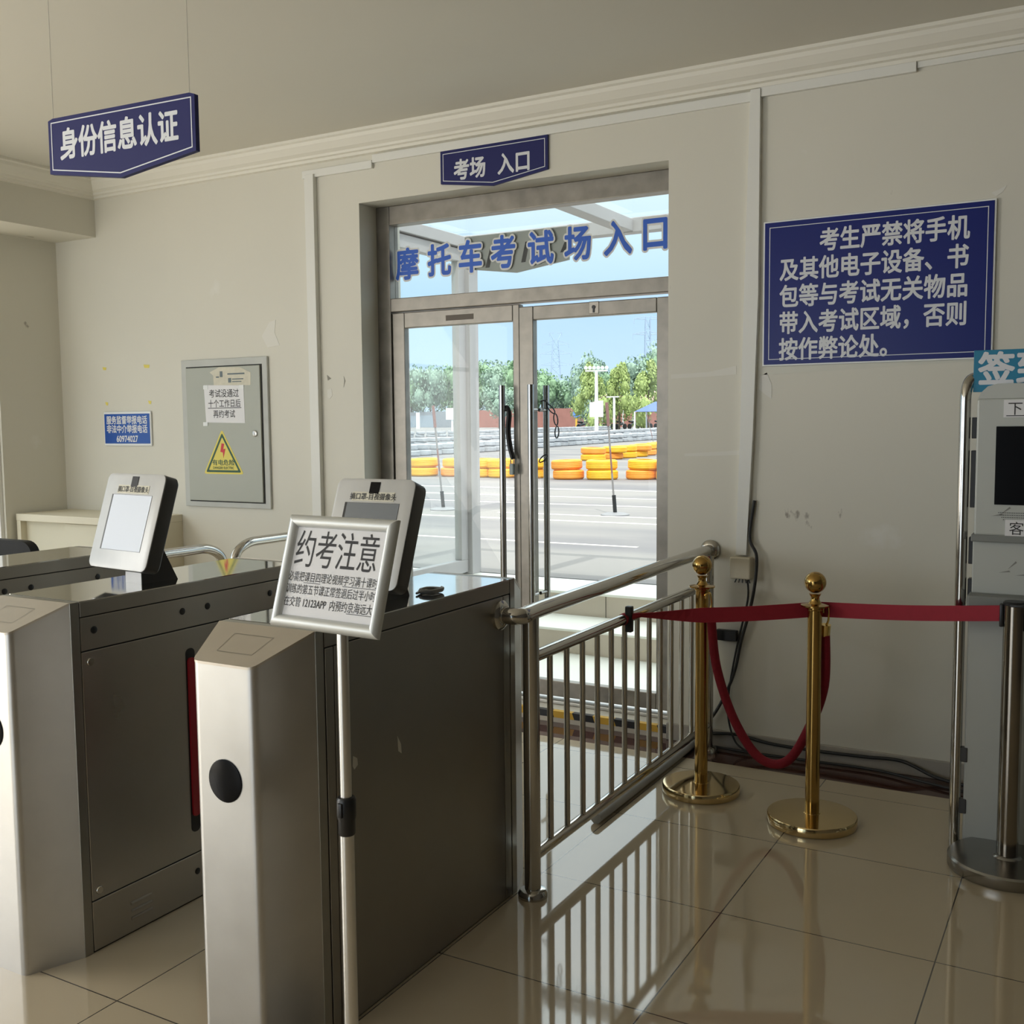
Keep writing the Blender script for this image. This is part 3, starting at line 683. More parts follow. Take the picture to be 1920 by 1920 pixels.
# face terminals
def terminal(cx, y, z, w, h, th, ti, label, lcd, depth=.052):
    u = V((math.cos(th), math.sin(th), 0)); n0 = V((-math.sin(th), math.cos(th), 0))
    v = n0*math.sin(ti)+ZV*math.cos(ti); back = v.cross(u)*-1
    if back.dot(n0) < 0: back = -back
    bc = V((cx, y, z)); P = lambda a, b, d=0: bc+u*a+v*b+back*d
    t = thing('face_terminal', label, 'face recognition terminal', (cx, y+.1, .993), 'face terminals on the turnstiles')
    o_ = roundrect(w, h, .022); o2 = roundrect(w-.008, h-.008, .02)
    bm = NB(); rings(bm, [[P(a, b+h/2, .004) for a, b in o_], [P(a, b+h/2, .010) for a, b in o_], [P(a, b+h/2, depth-.006) for a, b in o_], [P(a*.97, b*.97+h/2, depth) for a, b in o_]]); obj('housing', bm, DKGREY, t, True)
    bm = NB(); rings(bm, [[P(a, b+h/2, 0) for a, b in o2], [P(a, b+h/2, .0015) for a, b in o_], [P(a, b+h/2, .006) for a, b in o_]]); fb = obj('front_bezel', bm, HOUSING, t, True)
    sw, sz0, sz1 = w*.70, h*.19, h*.775
    bm = NB(); rings(bm, [[P(a, b, -.0006) for a, b in ((-sw/2, sz0), (sw/2, sz0), (sw/2, sz1), (-sw/2, sz1))], [P(a, b, .001) for a, b in ((-sw/2, sz0), (sw/2, sz0), (sw/2, sz1), (-sw/2, sz1))]]); obj('screen_surround', bm, BLACK, fb)
    bm = NB(); rings(bm, [[P(a, b, -.0012) for a, b in ((-sw/2+.008, sz0+.001), (sw/2, sz0+.001), (sw/2, sz1-.001), (-sw/2+.008, sz1-.001))], [P(a, b, 0) for a, b in ((-sw/2+.008, sz0+.001), (sw/2, sz0+.001), (sw/2, sz1-.001), (-sw/2+.008, sz1-.001))]]); obj('screen', bm, lcd, fb)
    q = .016; zc = h*.915
    bm = NB(); rings(bm, [[P(a, b+zc, d) for a, b in ((-q, -q), (q, -q), (q, q), (-q, q))] for d in (-.0015, .001)]); cm = obj('camera_window', bm, BLACKG, fb)
    bm = NB(); rings(bm, [[P(a, b+h*.832, d) for a, b in ((-w*.27, -.013), (w*.27, -.013), (w*.27, .013), (-w*.27, .013))] for d in (-.0010, .001)]); sl = obj('label_strip', bm, OLDPAPER, fb)
    bm = NB(); text_bm(bm, '摘口罩-目视摄像头', P(0, h*.832, -.0010), u, v, .0185, .020, align='CENTER', bold=.01); obj('lettering', bm, INK, sl)
    # wedge stand
    f0 = n0; A = .040; fz = .993
    fy = bc + n0*.062; by = bc + n0*.19; top = P(0, h*.52, depth-.008)
    side = [V((fy.x, fy.y, fz)), V((by.x, by.y, fz)), top+n0*.012, top, V((fy.x, fy.y, fz+.05))]
    bm = NB(); prism(bm, [p-u*A for p in side], u*(2*A)); obj('stand', bm, DKGREY, t)
    bm = NB(); rings(bm, [[V((fy.x, fy.y, fz))+u*a+ZV*b+n0*d for a, b in ((-A, .0), (A, .0), (A, .040), (-A, .040))] for d in (-.0015, .001)]); obj('stand_plate', bm, HOUSING, t)
    return t
terminal(-2.565, 2.118, 1.044, .289, .293, -.117, .304, 'face terminal with a pale screen, reflection painted in, on the middle turnstile', LCD)
terminal(-1.712, 2.175, 1.038, .258, .300, .0, .355, 'face terminal with a dim screen on the nearest turnstile behind the notice frame', LCD2, .060)
pts = [(-1.655, 2.375, .998)]+[(-1.640+.030*math.cos(a*.7+2.6)+.003*math.sin(a*2.1), 2.425+.034*math.sin(a*.7+2.6)+.004*math.cos(a*1.3), .998+.0003*a) for a in range(26)]
bm = NB(); tube(bm, spline(pts, 3), .0036, 6)
tag(obj('cable_bundle', bm, mat('grey_cable', (.35, .35, .34), .5), None, True, loc=(-1.63, 2.45, .993)), 'small tangle of grey cable behind the nearest terminal', 'cable')

# ------------------------------------------------------------------ notice stand in front
u = V((math.cos(-.068), math.sin(-.068), 0)); n0 = V((.068, .9977, 0)); ti = .301
v = n0*math.sin(ti)+ZV*math.cos(ti); back = n0*math.cos(ti)-ZV*math.sin(ti)
k = .30/.235; bc = V((-1.093*k, 1.30*k, H+(1.133-H)*k)); w, h = .30, .190*k
P = lambda a, b, d=0: bc+u*a+v*b+back*d
PX, PY = -1.402, 1.735
t = thing('notice_stand', 'floor sign stand with a silver frame holding a printed notice', 'sign stand', (PX, PY, 0))
bm = NB(); tube(bm, [(PX, PY, .64), (PX, PY, bc.z+.10)], .0125, 18); obj('pole', bm, mat('pale_alu_tube', (.72, .70, .66), .30, .9), t, True)
bm = NB(); tube(bm, [(PX, PY, .012), (PX, PY, .66)], .0155, 18); obj('lower_pole', bm, MAT['pale_alu_tube'], t, True)
bm = NB(); lathe(bm, [(.0165, .585), (.0185, .588), (.0185, .618), (.021, .625), (.021, .663), (.018, .668), (.013, .669)], (PX, PY, 0), 20); box(bm, PX-.006, PY-.025, .628, PX+.006, PY-.018, .660, .002); obj('height_clamp', bm, BLACK, t, True)
bm = NB(); lathe(bm, [(.14, 0), (.14, .008), (.12, .014), (.02, .018), (.001, .018)], (PX, PY, 0), 36); obj('base_plate', bm, STEEL, t, True)
bm = NB(); tube(bm, [(PX, PY, bc.z+.09), P(0, .11, .012)], .008, 10); rings(bm, [[P(a, b, d) for a, b in ((-w/2+.01, .01), (w/2-.01, .01), (w/2-.01, h-.01), (-w/2+.01, h-.01))] for d in (.006, .012)]); obj('backing', bm, DKGREY, t)
FW = .0265
out = [(-w/2, 0), (w/2, 0), (w/2, h), (-w/2, h)]; inn = [(-w/2+FW, FW), (w/2-FW, FW), (w/2-FW, h-FW), (-w/2+FW, h-FW)]
for i in range(4):   # half-round snap frame, four mitred bars
    bm = NB(); a0, a1, b0, b1 = out[i], out[(i+1) % 4], inn[i], inn[(i+1) % 4]; rs = []
    for s0, s1 in ((a0, b0), (a1, b1)):
        ring = []
        for q in range(9):
            f = q/8; hgt = math.sin(PI*f)**.7*.011; ring.append(P(s0[0]+(s1[0]-s0[0])*f, s0[1]+(s1[1]-s0[1])*f, .002-hgt))
        ring.append(P(s1[0], s1[1], .006)); ring.append(P(s0[0], s0[1], .008)); rs.append(ring)
    rings(bm, rs); obj('frame_bar', bm, mat('matt_silver_frame', (.66, .68, .67), .42, .45), t, True)
ins = [(-w/2+FW-.002, FW-.002), (w/2-FW+.002, FW-.002), (w/2-FW+.002, h-FW+.002), (-w/2+FW-.002, h-FW+.002)]
bm = NB(); rings(bm, [[P(a, b, d) for a, b in ins] for d in (.003, .006)]); sh = obj('notice_sheet', bm, PAPER, t)
bm = NB(); wi = w-2*FW; yi = lambda f: FW+(h-2*FW)*f; x0 = -wi/2
text_bm(bm, '约考注意', P(x0+.004, yi(.755), .003), u, v, .0585, .086, bold=-.004)
text_bm(bm, '必需把课目四理论视频学习满十课时', P(x0-.002, yi(.440), .003), u, v, .01565, .0225)
text_bm(bm, '训练的第五节课正常签退后过半小时', P(x0-.002, yi(.300), .003), u, v, .01565, .0225)
text_bm(bm, '在交管', P(x0-.002, yi(.155), .003), u, v, .0165, .0225); text_bm(bm, '12123APP', P(x0+.0515, yi(.155), .003), u, v, .0162, .0225, bold=.008); text_bm(bm, '内预约京海远大', P(x0+.128, yi(.155), .003), u, v, .0168, .0235)
for a0, a1, f in ((.045, .092, .372), (.155, .249, .372), (.178, .246, .085)):
    vs = [bm.verts.new(P(x0+a, yi(f)+b, .0024)) for a, b in ((a0, 0), (a1, 0), (a1, .0011), (a0, .0011))]; bm.faces.new(vs)
obj('lettering', bm, INK, sh)

# ------------------------------------------------------------------ guard railing by the door
RX = -1.512
t = thing('guard_railing', 'polished steel railing with vertical bars from turnstile to wall', 'railing', (RX, 3.6, 0))
bm = NB(); tube(bm, [(RX, 2.771, .0), (RX, 2.771, .885)], .0255, 20); obj('post', bm, CHROME, t, True)
bm = NB(); lathe(bm, [(.046, 0), (.046, .012), (.040, .022), (.027, .026)], (RX, 2.771, 0), 28); obj('base_flange', bm, CHROME, t, True)
bm = NB(); tube(bm, [(RX, 4.40, .0), (RX, 4.40, .88)], .0255, 20); obj('post', bm, CHROME, t, True)
bm = NB(); lathe(bm, [(.046, 0), (.046, .012), (.040, .022), (.027, .026)], (RX, 4.40, 0), 28); obj('base_flange', bm, CHROME, t, True)
hz = .893
bm = NB(); tube(bm, bez([(-1.57, 2.685, hz), (RX+.012, 2.685, hz), (RX, 2.80, hz), (RX-.008, 3.3, hz), (-1.535, WY, hz)], 8), .0255, 20); obj('handrail', bm, CHROME, t, True)
bm = NB(); lathe(bm, [(.045, 0), (.045, .008), (.036, .016), (.026, .018)], (-1.57, 2.685, hz), 28, (1, 0, 0)); obj('wall_flange', bm, CHROME, t, True)
bm = NB(); lathe(bm, [(.045, 0), (.045, .010), (.036, .020), (.026, .024)], (-1.535, WY, hz), 28, (0, -1, 0)); obj('wall_flange', bm, CHROME, t, True)
for z, nm in ((.752, 'top_rail'), (.126, 'bottom_rail')):
    bm = NB(); tube(bm, [(RX, 2.785, z), (RX, 4.39, z)], .019, 16); obj(nm, bm, CHROME, t, True)
for y in [2.895+.1178*i for i in range(13)]:
    bm = NB(); tube(bm, [(RX, y, .132), (RX, y, .744)], .0098, 12); obj('bar', bm, CHROME, t, True)
bm = NB(); lathe(bm, [(.021, 0), (.021, 1.06)], (-1.59, 3.40, .02), 12, (0, 1, 0)); tag(obj('floor_conduit', bm, mat('grey_conduit', (.50, .52, .53), .35), None, True, loc=(-1.6, 3.7, 0)), 'grey conduit lying on the floor beside the railing foot', 'conduit')
# handrails behind the far turnstiles
t = thing('handrail', 'short chrome handrail ending in a bend beside the electrical box wall, left one', 'handrail', (-3.6, 3.2, 0), 'chrome handrails behind the turnstiles')
bm = NB(); tube(bm, bez([(-3.6, 2.78, .905), (-3.6, 3.50, .905), (-3.6, 3.585, .86), (-3.6, 3.60, .72), (-3.6, 3.60, 0)], 8), .0225, 16); obj('rail_tube', bm, CHROME, t, True)
bm = NB(); lathe(bm, [(.045, 0), (.045, .012), (.03, .02)], (-3.6, 3.60, 0), 20); obj('base_flange', bm, CHROME, t, True)
t = thing('handrail', 'chrome handrail starting with a bend and running to the door wall, right one', 'handrail', (-3.6, 4.1, 0), 'chrome handrails behind the turnstiles')
bm = NB(); tube(bm, bez([(-3.6, WY, .905), (-3.6, 3.75, .905), (-3.6, 3.665, .86), (-3.6, 3.65, .72), (-3.6, 3.65, 0)], 8), .0225, 16); obj('rail_tube', bm, CHROME, t, True)
bm = NB(); lathe(bm, [(.045, 0), (.045, .010), (.03, .02)], (-3.6, WY, .905), 20, (0, -1, 0)); obj('wall_flange', bm, CHROME, t, True)

# ------------------------------------------------------------------ stanchions
def brass(x, y, hgt, br, label):
    t = thing('brass_stanchion', label, 'stanchion', (x, y, 0), 'brass stanchions')
    bm = NB(); lathe(bm, [(br-.002, .001), (br, .004), (br, .031), (br-.003, .0355), (br-.02, .037), (.03, .040), (.03, .042)], (x, y, 0), 56); obj('base', bm, BRASSB, t, True)
    bm = NB(); lathe(bm, [(br-.004, -.0), (br-.003, .003)], (x, y, 0), 40); obj('rubber_ring', bm, BLACK, t)
    zt = hgt-.125
    bm = NB(); lathe(bm, [(.0255, .040), (.0255, zt)], (x, y, 0), 28); obj('pole', bm, BRASS, t, True)
    bm = NB(); lathe(bm, [(.0262, zt-.014), (.030, zt-.010), (.030, zt-.004), (.050, zt), (.050, zt+.005), (.024, zt+.010), (.016, zt+.022), (.015, zt+.034), (.022, zt+.046)], (x, y, 0), 32); obj('collar', bm, BRASS, t, True)
    R = .0385; zc = hgt-R
    bm = NB(); lathe(bm, [(R*math.sin(a), zc-R*math.cos(a)) for a in [PI*(i+.3)/18.6 for i in range(19)]], (x, y, 0), 28); obj('ball_finial', bm, BRASS, t, True)
    return t
B1, B2 = V((-1.366, 3.905, 0)), V((-.900, 3.782, 0))
brass(B1.x, B1.y, .945, .152, 'brass ball-top stanchion next to the railing end')
brass(B2.x, B2.y, .925, .160, 'brass ball-top stanchion standing right of the first one')
t = thing('velvet_rope', 'dark red velvet rope sagging between the two brass posts', 'rope', (-1.1, 3.85, .16))
h1, h2 = V((B1.x+.034, B1.y-.02, .79)), V((B2.x+.036, B2.y+.03, .785))
a0, a1 = V((B1.x+.045, B1.y-.025, .715)), V((B2.x+.028, B2.y+.04, .70))
def ropept(s): return spline([a0, V((-1.300, 3.885, .52)), V((-1.235, 3.875, .34)), V((-1.15, 3.86, .215)), V((-1.075, 3.85, .175)), V((-1.00, 3.84, .205)), V((-.93, 3.835, .33)), V((-.875, 3.83, .50)), a1], 8)
bm = NB(); tube(bm, ropept(0), .0175, 14); obj('rope', bm, VELVET, t, True)
for hk, a in ((h1, a0), (h2, a1)):
    bm = NB(); d = (hk-a).normalized(); tube(bm, [a-d*.012, a+d*.03], .0185, 14); tube(bm, spline([a+d*.025, a+d*.05+V((.008, 0, 0)), hk+V((.004, 0, .012)), hk+V((-.012, 0, .004)), hk+V((-.012, 0, -.012))], 6), .004, 8); obj('end_hook', bm, mat('bright_brass_hook', (.80, .58, .22), .2, 1.0), t, True)

BX, BY = -.245, 3.672
t = thing('belt_stanchion', 'dark steel belt stanchion with a stretched red tape, right side', 'stanchion', (BX, BY, 0))
bm = NB(); lathe(bm, [(.177, 0), (.180, .004), (.180, .036), (.174, .042), (.150, .044), (.045, .046), (.040, .052), (.036, .054)], (BX, BY, 0), 56); obj('base', bm, mat('scratched_steel_base', (.34, .33, .31), .24, 1.0, noise=.2, nscale=12, nrough=.08), t, True)
bm = NB(); lathe(bm, [(.033, .04), (.032, .872)], (BX-.0, BY, 0), 28); obj('pole', bm, mat('dark_polished_pole', (.30, .27, .23), .14, 1.0, noise=.15, nscale=6), t, True)
bm = NB(); lathe(bm, [(.0335, .872), (.034, .880), (.030, .884), (.001, .885)], (BX, BY, 0), 28); box(bm, BX-.043, BY-.012, .80, BX-.031, BY+.012, .874, .003); box(bm, BX+.031, BY-.012, .79, BX+.045, BY+.012, .872, .003)
box(bm, BX-.010, BY-.05, .872, BX+.05, BY-.02, .879, .002); obj('belt_cassette', bm, BLACK, t, True)
K0 = V((RX+.02, 3.49, .767)); K1 = V((B2.x-.0, B2.y+.045, .782)); K2 = V((BX-.034, BY, .843))
bm = NB()
def belt(bm, pts, w0):
    A, Bv = [], []
    for p, hw, tw in pts:
        p = V(p); A.append((p, hw, tw))
    rs = []
    for i, (p, hw, tw) in enumerate(A):
        d = (A[min(i+1, len(A)-1)][0]-A[max(i-1, 0)][0]); d.z = 0; d.normalize(); nrm = V((d.y, -d.x, 0))
        up = ZV*math.cos(tw)+nrm*math.sin(tw); nn = nrm*math.cos(tw)-ZV*math.sin(tw)
        rs.append([p+up*hw+nn*.0012, p+up*hw-nn*.0012, p-up*hw-nn*.0012, p-up*hw+nn*.0012])
    rings(bm, rs); return bm
pts = []
for i in range(25):
    f = i/24; p = K0.lerp(K1, f); sag = -.016*math.sin(PI*f)*0.6
    hw = .008+(.0275-.008)*min(1, f*2.6); pts.append((p+V((0, 0, sag)), hw, .9*max(0, 1-f*3)))
belt(bm, pts, 0); obj('belt', bm, RED, t)
bm = NB(); pts = [(K1.lerp(K2, i/16)+V((0, 0, -.006*math.sin(PI*i/16))), .0275-.002*(i/16), 0) for i in range(17)]; belt(bm, pts, 0); obj('belt', bm, RED, t)
bm = NB()
for dy, r in ((-.012, .021), (.004, .022), (.018, .020)): lathe(bm, [(r-.003, -.007), (r, -.004), (r, .004), (r-.003, .007)], (RX, 3.482+dy, .752), 18, (.12, 1, .1))
tube(bm, [V((RX+.012, 3.485, .758)), K0+V((.03, .02, 0))], [.014, .009], 10); obj('belt_knot', bm, RED, t, True)
bm = NB(); box(bm, RX+.004, 3.475, .705, RX+.030, 3.500, .800, .004); obj('belt_clip', bm, BLACK, t)

# ------------------------------------------------------------------ self-service kiosk
t = thing('check_in_kiosk', 'pale grey check-in kiosk with a dark screen at the right edge', 'kiosk', (-.08, 4.0, 0))
KX0, KX1 = -.395, .30
bm = NB(); box(bm, KX0, 3.80, 0, KX1, 4.28, .838, .006); lc = obj('lower_cabinet', bm, KIOSK, t)
bm = NB(); box(bm, KX0+.004, 3.70, .845, KX1, 4.2, .890, .008); obj('shelf', bm, mat('kiosk_shelf', (.22, .23, .22), .5), t)
bm = NB(); box(bm, KX0+.012, 3.765, .888, KX1, 4.2, 1.082, .004); obj('middle_panel', bm, KIOSK, t)
bm = NB(); box(bm, KX0+.008, 3.745, 1.062, KX1, 4.18, 1.086, .003); obj('ledge', bm, mat('kiosk_shelf', (.2, .2, .2)), t)
bm = NB(); box(bm, KX0+.016, 3.748, 1.084, KX1, 4.15, 1.530, .006); hd = obj('head', bm, KIOSK, t)
bm = NB()
o_ = [(KX0+.018, 1.530), (KX1, 1.530), (KX1, 1.578), (KX0+.075, 1.578), (KX0+.046, 1.570), (KX0+.026, 1.550)]
prism(bm, [(x, 3.752, z) for x, z in o_], (0, .38, 0)); obj('head_cap', bm, KIOSK, t)
bm = NB(); box(bm, -.320, 3.7445, 1.186, .21, 3.750, 1.440, .001); sc = obj('screen', bm, BLACKG, hd)
bm = NB()
for r_, (n_c, x_s) in enumerate(((17, -.306), (15, -.301), (13, -.296), (11, -.291))):
    for c_ in range(n_c): tube(bm, [(x_s+c_*.0052, 3.7470, 1.160-r_*.0075), (x_s+c_*.0052, 3.7485, 1.160-r_*.0075)], .0016, 6)
obj('speaker_hole', bm, BLACK, hd)['kind'] = 'stuff'
for s, x_, z_ in (('下课', -.292, 1.497), ('客服', -.278, 1.110)):
    bm = NB(); box(bm, x_-.008, 3.7465, z_-.028, x_+.12, 3.7485, z_+.028); lb = obj('paper_label', bm, PAPER, hd)
    bm = NB(); text_bm(bm, s, (x_+.003, 3.7465, z_), XU, ZV, .046, .046, bold=.0); 
    if s == '下课': box(bm, x_, 3.7458, z_-.0245, x_+.12, 3.7465, z_-.022)
    obj('lettering', bm, INK, lb)
for z0, z1 in ((1.40, 1.47), (1.17, 1.36), (.98, 1.07), (.86, .93)):
    bm = NB(); box(bm, KX0-.004, 3.80, z0, KX0+.016, 3.84, z1, .002); obj('hinge', bm, BLACK, t)
bm = NB(); box(bm, KX0-.004, 3.806, 1.553, KX1-.02, 3.812, 1.690, .001); ts = obj('top_sign', bm, TEAL, t, label='teal sign with white characters')
bm = NB(); text_bm(bm, '签到', (-.386, 3.806, 1.628), XU, ZV, .112, .112, bold=.034); obj('lettering', bm, WHITEINK, ts)
bm = NB(); tube(bm, bez([(-.421, 3.803, 0), (-.421, 3.803, 1.55), (-.412, 3.815, 1.598), (-.36, 3.87, 1.61), (-.25, 3.98, 1.61)], 8), .0178, 18); obj('guard_tube', bm, CHROME, t, True, label='tall polished steel tube on the left edge')
bm = NB()
for z in (.12, .30): box(bm, -.420, 3.795, z, KX0+.01, 3.82, z+.05, .002)
obj('tube_bracket', bm, DKGREY, t)
bm = NB()
for x_, z_, a_ in ((-.262, .985, .7), (-.285, .963, .1), (-.235, .955, .05), (-.285, 1.165, .6), (-.31, 1.15, .1)):
    prism(bm, [(x_-.018*math.cos(a_), 3.7640 if z_ < 1.08 else 3.7470, z_-.018*math.sin(a_)), (x_+.018*math.cos(a_), 3.7640 if z_ < 1.08 else 3.7470, z_+.018*math.sin(a_)), (x_+.018*math.cos(a_)-.004, 3.7640 if z_ < 1.08 else 3.7470, z_+.018*math.sin(a_)+.005)], (0, .0008, 0))
obj('tape_residue', bm, mat('tape_residue', (.25, .25, .23), .6), t)

# ------------------------------------------------------------------ far left furniture
t = thing('cream_cabinet', 'low cream sideboard against the wall under the phone sign', 'cabinet', (-5.36, 4.3, 0))
CXA, CXB, CYA = -5.855, -4.835, 4.11
bm = NB(); box(bm, CXA, CYA, .895, CXB, WY-.001, .938, .003); obj('worktop', bm, CREAM, t)
bm = NB(); box(bm, CXA, CYA+.004, 0, CXA+.035, WY-.016, .895); box(bm, CXB-.035, CYA+.004, 0, CXB, WY-.001, .895); box(bm, CXA+.036, WY-.04, 0, CXB-.036, WY-.017, .894); box(bm, CXA+.036, CYA+.02, 0, CXB-.036, WY-.042, .08); obj('carcass', bm, CREAM, t)
for x0, x1, y_ in ((CXA+.035, -5.42, .045), (-5.44, CXB-.035, .028)):
    bm = NB(); box(bm, x0, CYA+y_, .085, x1, CYA+y_+.016, .89, .002); obj('sliding_door', bm, mat('cream_sliding_door', (.70, .66, .52), .5), t)
t = thing('office_chair', 'black office chair, only its backrest showing behind the far turnstile', 'chair', (-4.35, 3.1, 0))
bm = NB(); o_ = roundrect(.46, .50, .06)
rings(bm, [[V((-4.48+a, 3.02+.03*(a/.23)**2+d, .70+b)) for a, b in o_] for d in (0, .045)]); obj('backrest', bm, mat('black_leatherette', (.014, .014, .015), .5, spec=.2), t, True)
bm = NB(); box(bm, -4.72, 2.55, .42, -4.24, 3.03, .50, .03, 3); obj('seat', bm, MAT['black_leatherette'], t)
bm = NB(); tube(bm, [(-4.48, 2.79, .08), (-4.48, 2.79, .42)], .03, 12); obj('gas_column', bm, DKGREY, t, True)
for k in range(5):
    a = 2*PI*k/5+.3; bm = NB(); e_ = V((-4.48+.28*math.cos(a), 2.79+.28*math.sin(a), .05)); tube(bm, [(-4.48, 2.79, .09), e_], [.022, .014], 8); bm2 = lathe(bm, [(.02, -.012), (.025, 0), (.02, .012)], e_-V((0, 0, .025)), 12, (math.sin(a), -math.cos(a), 0)); obj('leg', bm, BLACK, t, True)

# ------------------------------------------------------------------ outside: ground, steps, porch
GK = .0046
def gz(y): return .36+max(0, y-28)*GK
bm = NB(); ys = [6.63, 28, 60, 100, 150, 220, 420]
va = [[bm.verts.new((x, y, gz(y))) for x in (-330, -60, 20, 160)] for y in ys]
for i in range(len(ys)-1):
    for j in range(3): bm.faces.new((va[i][j], va[i][j+1], va[i+1][j+1], va[i+1][j]))
g = obj('ground_yard', bm, ASPHALT); g['kind'] = 'structure'
bm = NB(); box(bm, -60, 6.63, -.3, 20, 6.70, .35); ob = struct('ground_kerb', bm, STEPR)
bm = NB(); box(bm, -60, -8, -.6, -6.62, 6.63, .05); ob = struct('ground_side', bm, STEPR)
bm = NB(); box(bm, -5.2, 4.86, -.3, .5, 5.72, .05); ob = struct('ground_landing', bm, STEPT)
bm = NB(); box(bm, -5.2, 5.72, -.3, .5, 6.15, .19); s1 = struct('step_lower', bm, STEPR)
bm = NB(); box(bm, -5.2, 5.705, .188, .5, 6.15, .203, .003); obj('tread', bm, STEPT, s1)
bm = NB(); box(bm, -5.2, 6.15, -.3, .5, 6.66, .345); s2 = struct('step_upper', bm, STEPR)
bm = NB(); box(bm, -5.2, 6.135, .343, .5, 6.66, .360, .003); obj('tread', bm, STEPT, s2)
bm = NB()
for x in (-4.4, -3.6, -2.8, -2.0, -1.2): box(bm, x-.0015, 6.1475, .203, x+.0015, 6.15, .343); box(bm, x+.2985, 5.7175, .05, x+.3015, 5.72, .188)
obj('tile_joint', bm, GROOVE, s2)
# porch
t = thing('glass_porch', 'glazed steel porch over the steps outside the door', 'porch', (-2.8, 5.8, .05))
for x in (-4.11, .0):
    bm = NB(); box(bm, x-.065, 6.53, .36, x+.065, 6.65, 2.81, .004); obj('post', bm, PORCH, t)
bm = NB(); box(bm, -4.175, 6.55, 2.715, .06, 6.64, 2.81, .004); obj('front_beam', bm, PORCH, t)
for x in (-4.11, -2.83, -1.5, .0):
    bm = NB(); box(bm, x-.05, 4.87, 2.72, x+.05, 6.55, 2.80, .004); obj('rafter', bm, PORCH, t)
bm = NB(); box(bm, -4.4, 4.87, 2.822, .2, 7.0, 2.834); obj('roof_sheet', bm, GLASSR, t)
bm = NB(); box(bm, -4.14, 4.87, .375, -4.08, 6.53, .47, .004); box(bm, -4.14, 4.87, 2.62, -4.08, 6.53, 2.71, .004); box(bm, -4.14, 6.44, .47, -4.08, 6.53, 2.62, .004); obj('side_frame', bm, PORCH, t)
bm = NB(); box(bm, -4.115, 4.87, .47, -4.105, 6.45, 2.62); obj('side_pane', bm, GLASSH, t)
bm = NB(); box(bm, -4.2, 4.87, .05, -4.02, 5.72, .375); box(bm, -4.2, 5.72, .2, -4.02, 6.15, .375); obj('side_plinth', bm, STEPR, t)
t = thing('block', 'stubby grey-topped bollard standing in for a reflection by the porch side glass', 'block', (-5.55, 7.6, .36))  # added solid block that gives shape to a glass reflection
bm = NB(); box(bm, -5.64, 7.52, .36, -5.46, 7.68, .80, .01); obj('shaft', bm, mat('sandy_stone', (.50, .46, .38), .8), t)
bm = NB(); box(bm, -5.66, 7.50, .80, -5.44, 7.70, 1.02, .02); obj('cap', bm, mat('grey_stone_cap', (.32, .33, .36), .8), t)
# painted lines on the yard
PL = mat('road_paint', (.72, .70, .64), .8, noise=.25, nscale=4)
for (y, x0, x1, w_), lab in zip(((8.55, -7.2, -3.6, .06), (10.55, -9, -4.2, .07), (11.25, -6.6, -3.2, .06), (12.7, -9.6, -4.6, .07), (14.0, -10, -5.6, .06), (15.6, -11.5, -6.0, .08)),
                           ('nearest to the porch', 'second from the porch', 'beside the striped pole base', 'fourth from the porch', 'second from the yellow tyres', 'closest to the yellow tyres')):
    bm = NB(); box(bm, x0, y, .360, x1, y+w_, .363); tag(obj('painted_line', bm, PL, loc=((x0+x1)/2, y, .36)), f'pale painted line across the yard, {lab}', 'road marking', 'yard lines')

# ------------------------------------------------------------------ tyres
def tyre_mesh(m, R=.295, hgt=.19):
    prof = [(R*.60, 0.0), (R*.62, -.004), (R*.86, 0.0), (R*.96, .018), (R, .05)]
    for k in range(3):
        z0 = .05+k*(hgt-.10)/3; z1 = z0+(hgt-.10)/3; prof += [(R, z0+.006), (R-.007, (z0+z1)/2), (R, z1-.002)]
    prof += [(R*.96, hgt-.018), (R*.86, hgt), (R*.62, hgt+.004), (R*.60, hgt), (R*.66, hgt-.03), (R*.66, .03)]
    bm = NB(); rs = []
    for r, z in prof: rs.append([V((r*math.cos(2*PI*j/28), r*math.sin(2*PI*j/28), z)) for j in range(28)])
    rings(bm, rs, closed=True); bmesh.ops.recalc_face_normals(bm, faces=bm.faces)
    me = bpy.data.meshes.new('tyre'); bm.to_mesh(me); bm.free(); me.materials.append(m)
    for p in me.polygons: p.use_smooth = True
    me.set_sharp_from_angle(angle=math.radians(50)); return me
TY, TO, TW = tyre_mesh(TYREY), tyre_mesh(TYREO), tyre_mesh(TYREW, .31, .2)
rt = random.Random(3)
def tyre(me, x, y, z, label, group, s=1.0, tilt=0.0):
    ob = bpy.data.objects.new('tyre', me); C.objects.link(ob); ob.location = (x, y, z); ob.rotation_euler = (tilt*rt.uniform(-1, 1), tilt*rt.uniform(-1, 1), rt.uniform(0, 6)); ob.scale = (s, s, 1)
    ob['label'] = label; ob['category'] = 'tyre'; ob['group'] = group; return ob
ordn = ['first', 'second', 'third', 'fourth', 'fifth', 'sixth', 'seventh', 'eighth', 'ninth', 'tenth', 'eleventh', 'twelfth']
near = [(-12.72, 18.60), (-12.02, 18.75), (-11.32, 18.65), (-10.78, 18.62), (-10.15, 18.60), (-9.22, 18.50), (-8.55, 18.62), (-7.86, 18.95), (-7.22, 18.90)]
for i, (x, y) in enumerate(near):
    for k, lev in enumerate(('bottom', 'top')):
        me = TO if (i in (1, 5, 7) and k == 0) or i == 5 else TY
        tyre(me, x+(rt.uniform(-.05, .05) if k else 0), y, .36+k*.194, f'{lev} yellow tyre of the {ordn[i]} stack from left, near row outside', 'yellow tyres in the near row', 1.05, .03*k)
farp = [(-13.05, 27.8), (-12.98, 28.9), (-12.95, 29.9), (-13.0, 30.9), (-13.2, 32.1), (-13.35, 33.2), (-13.55, 34.4)]
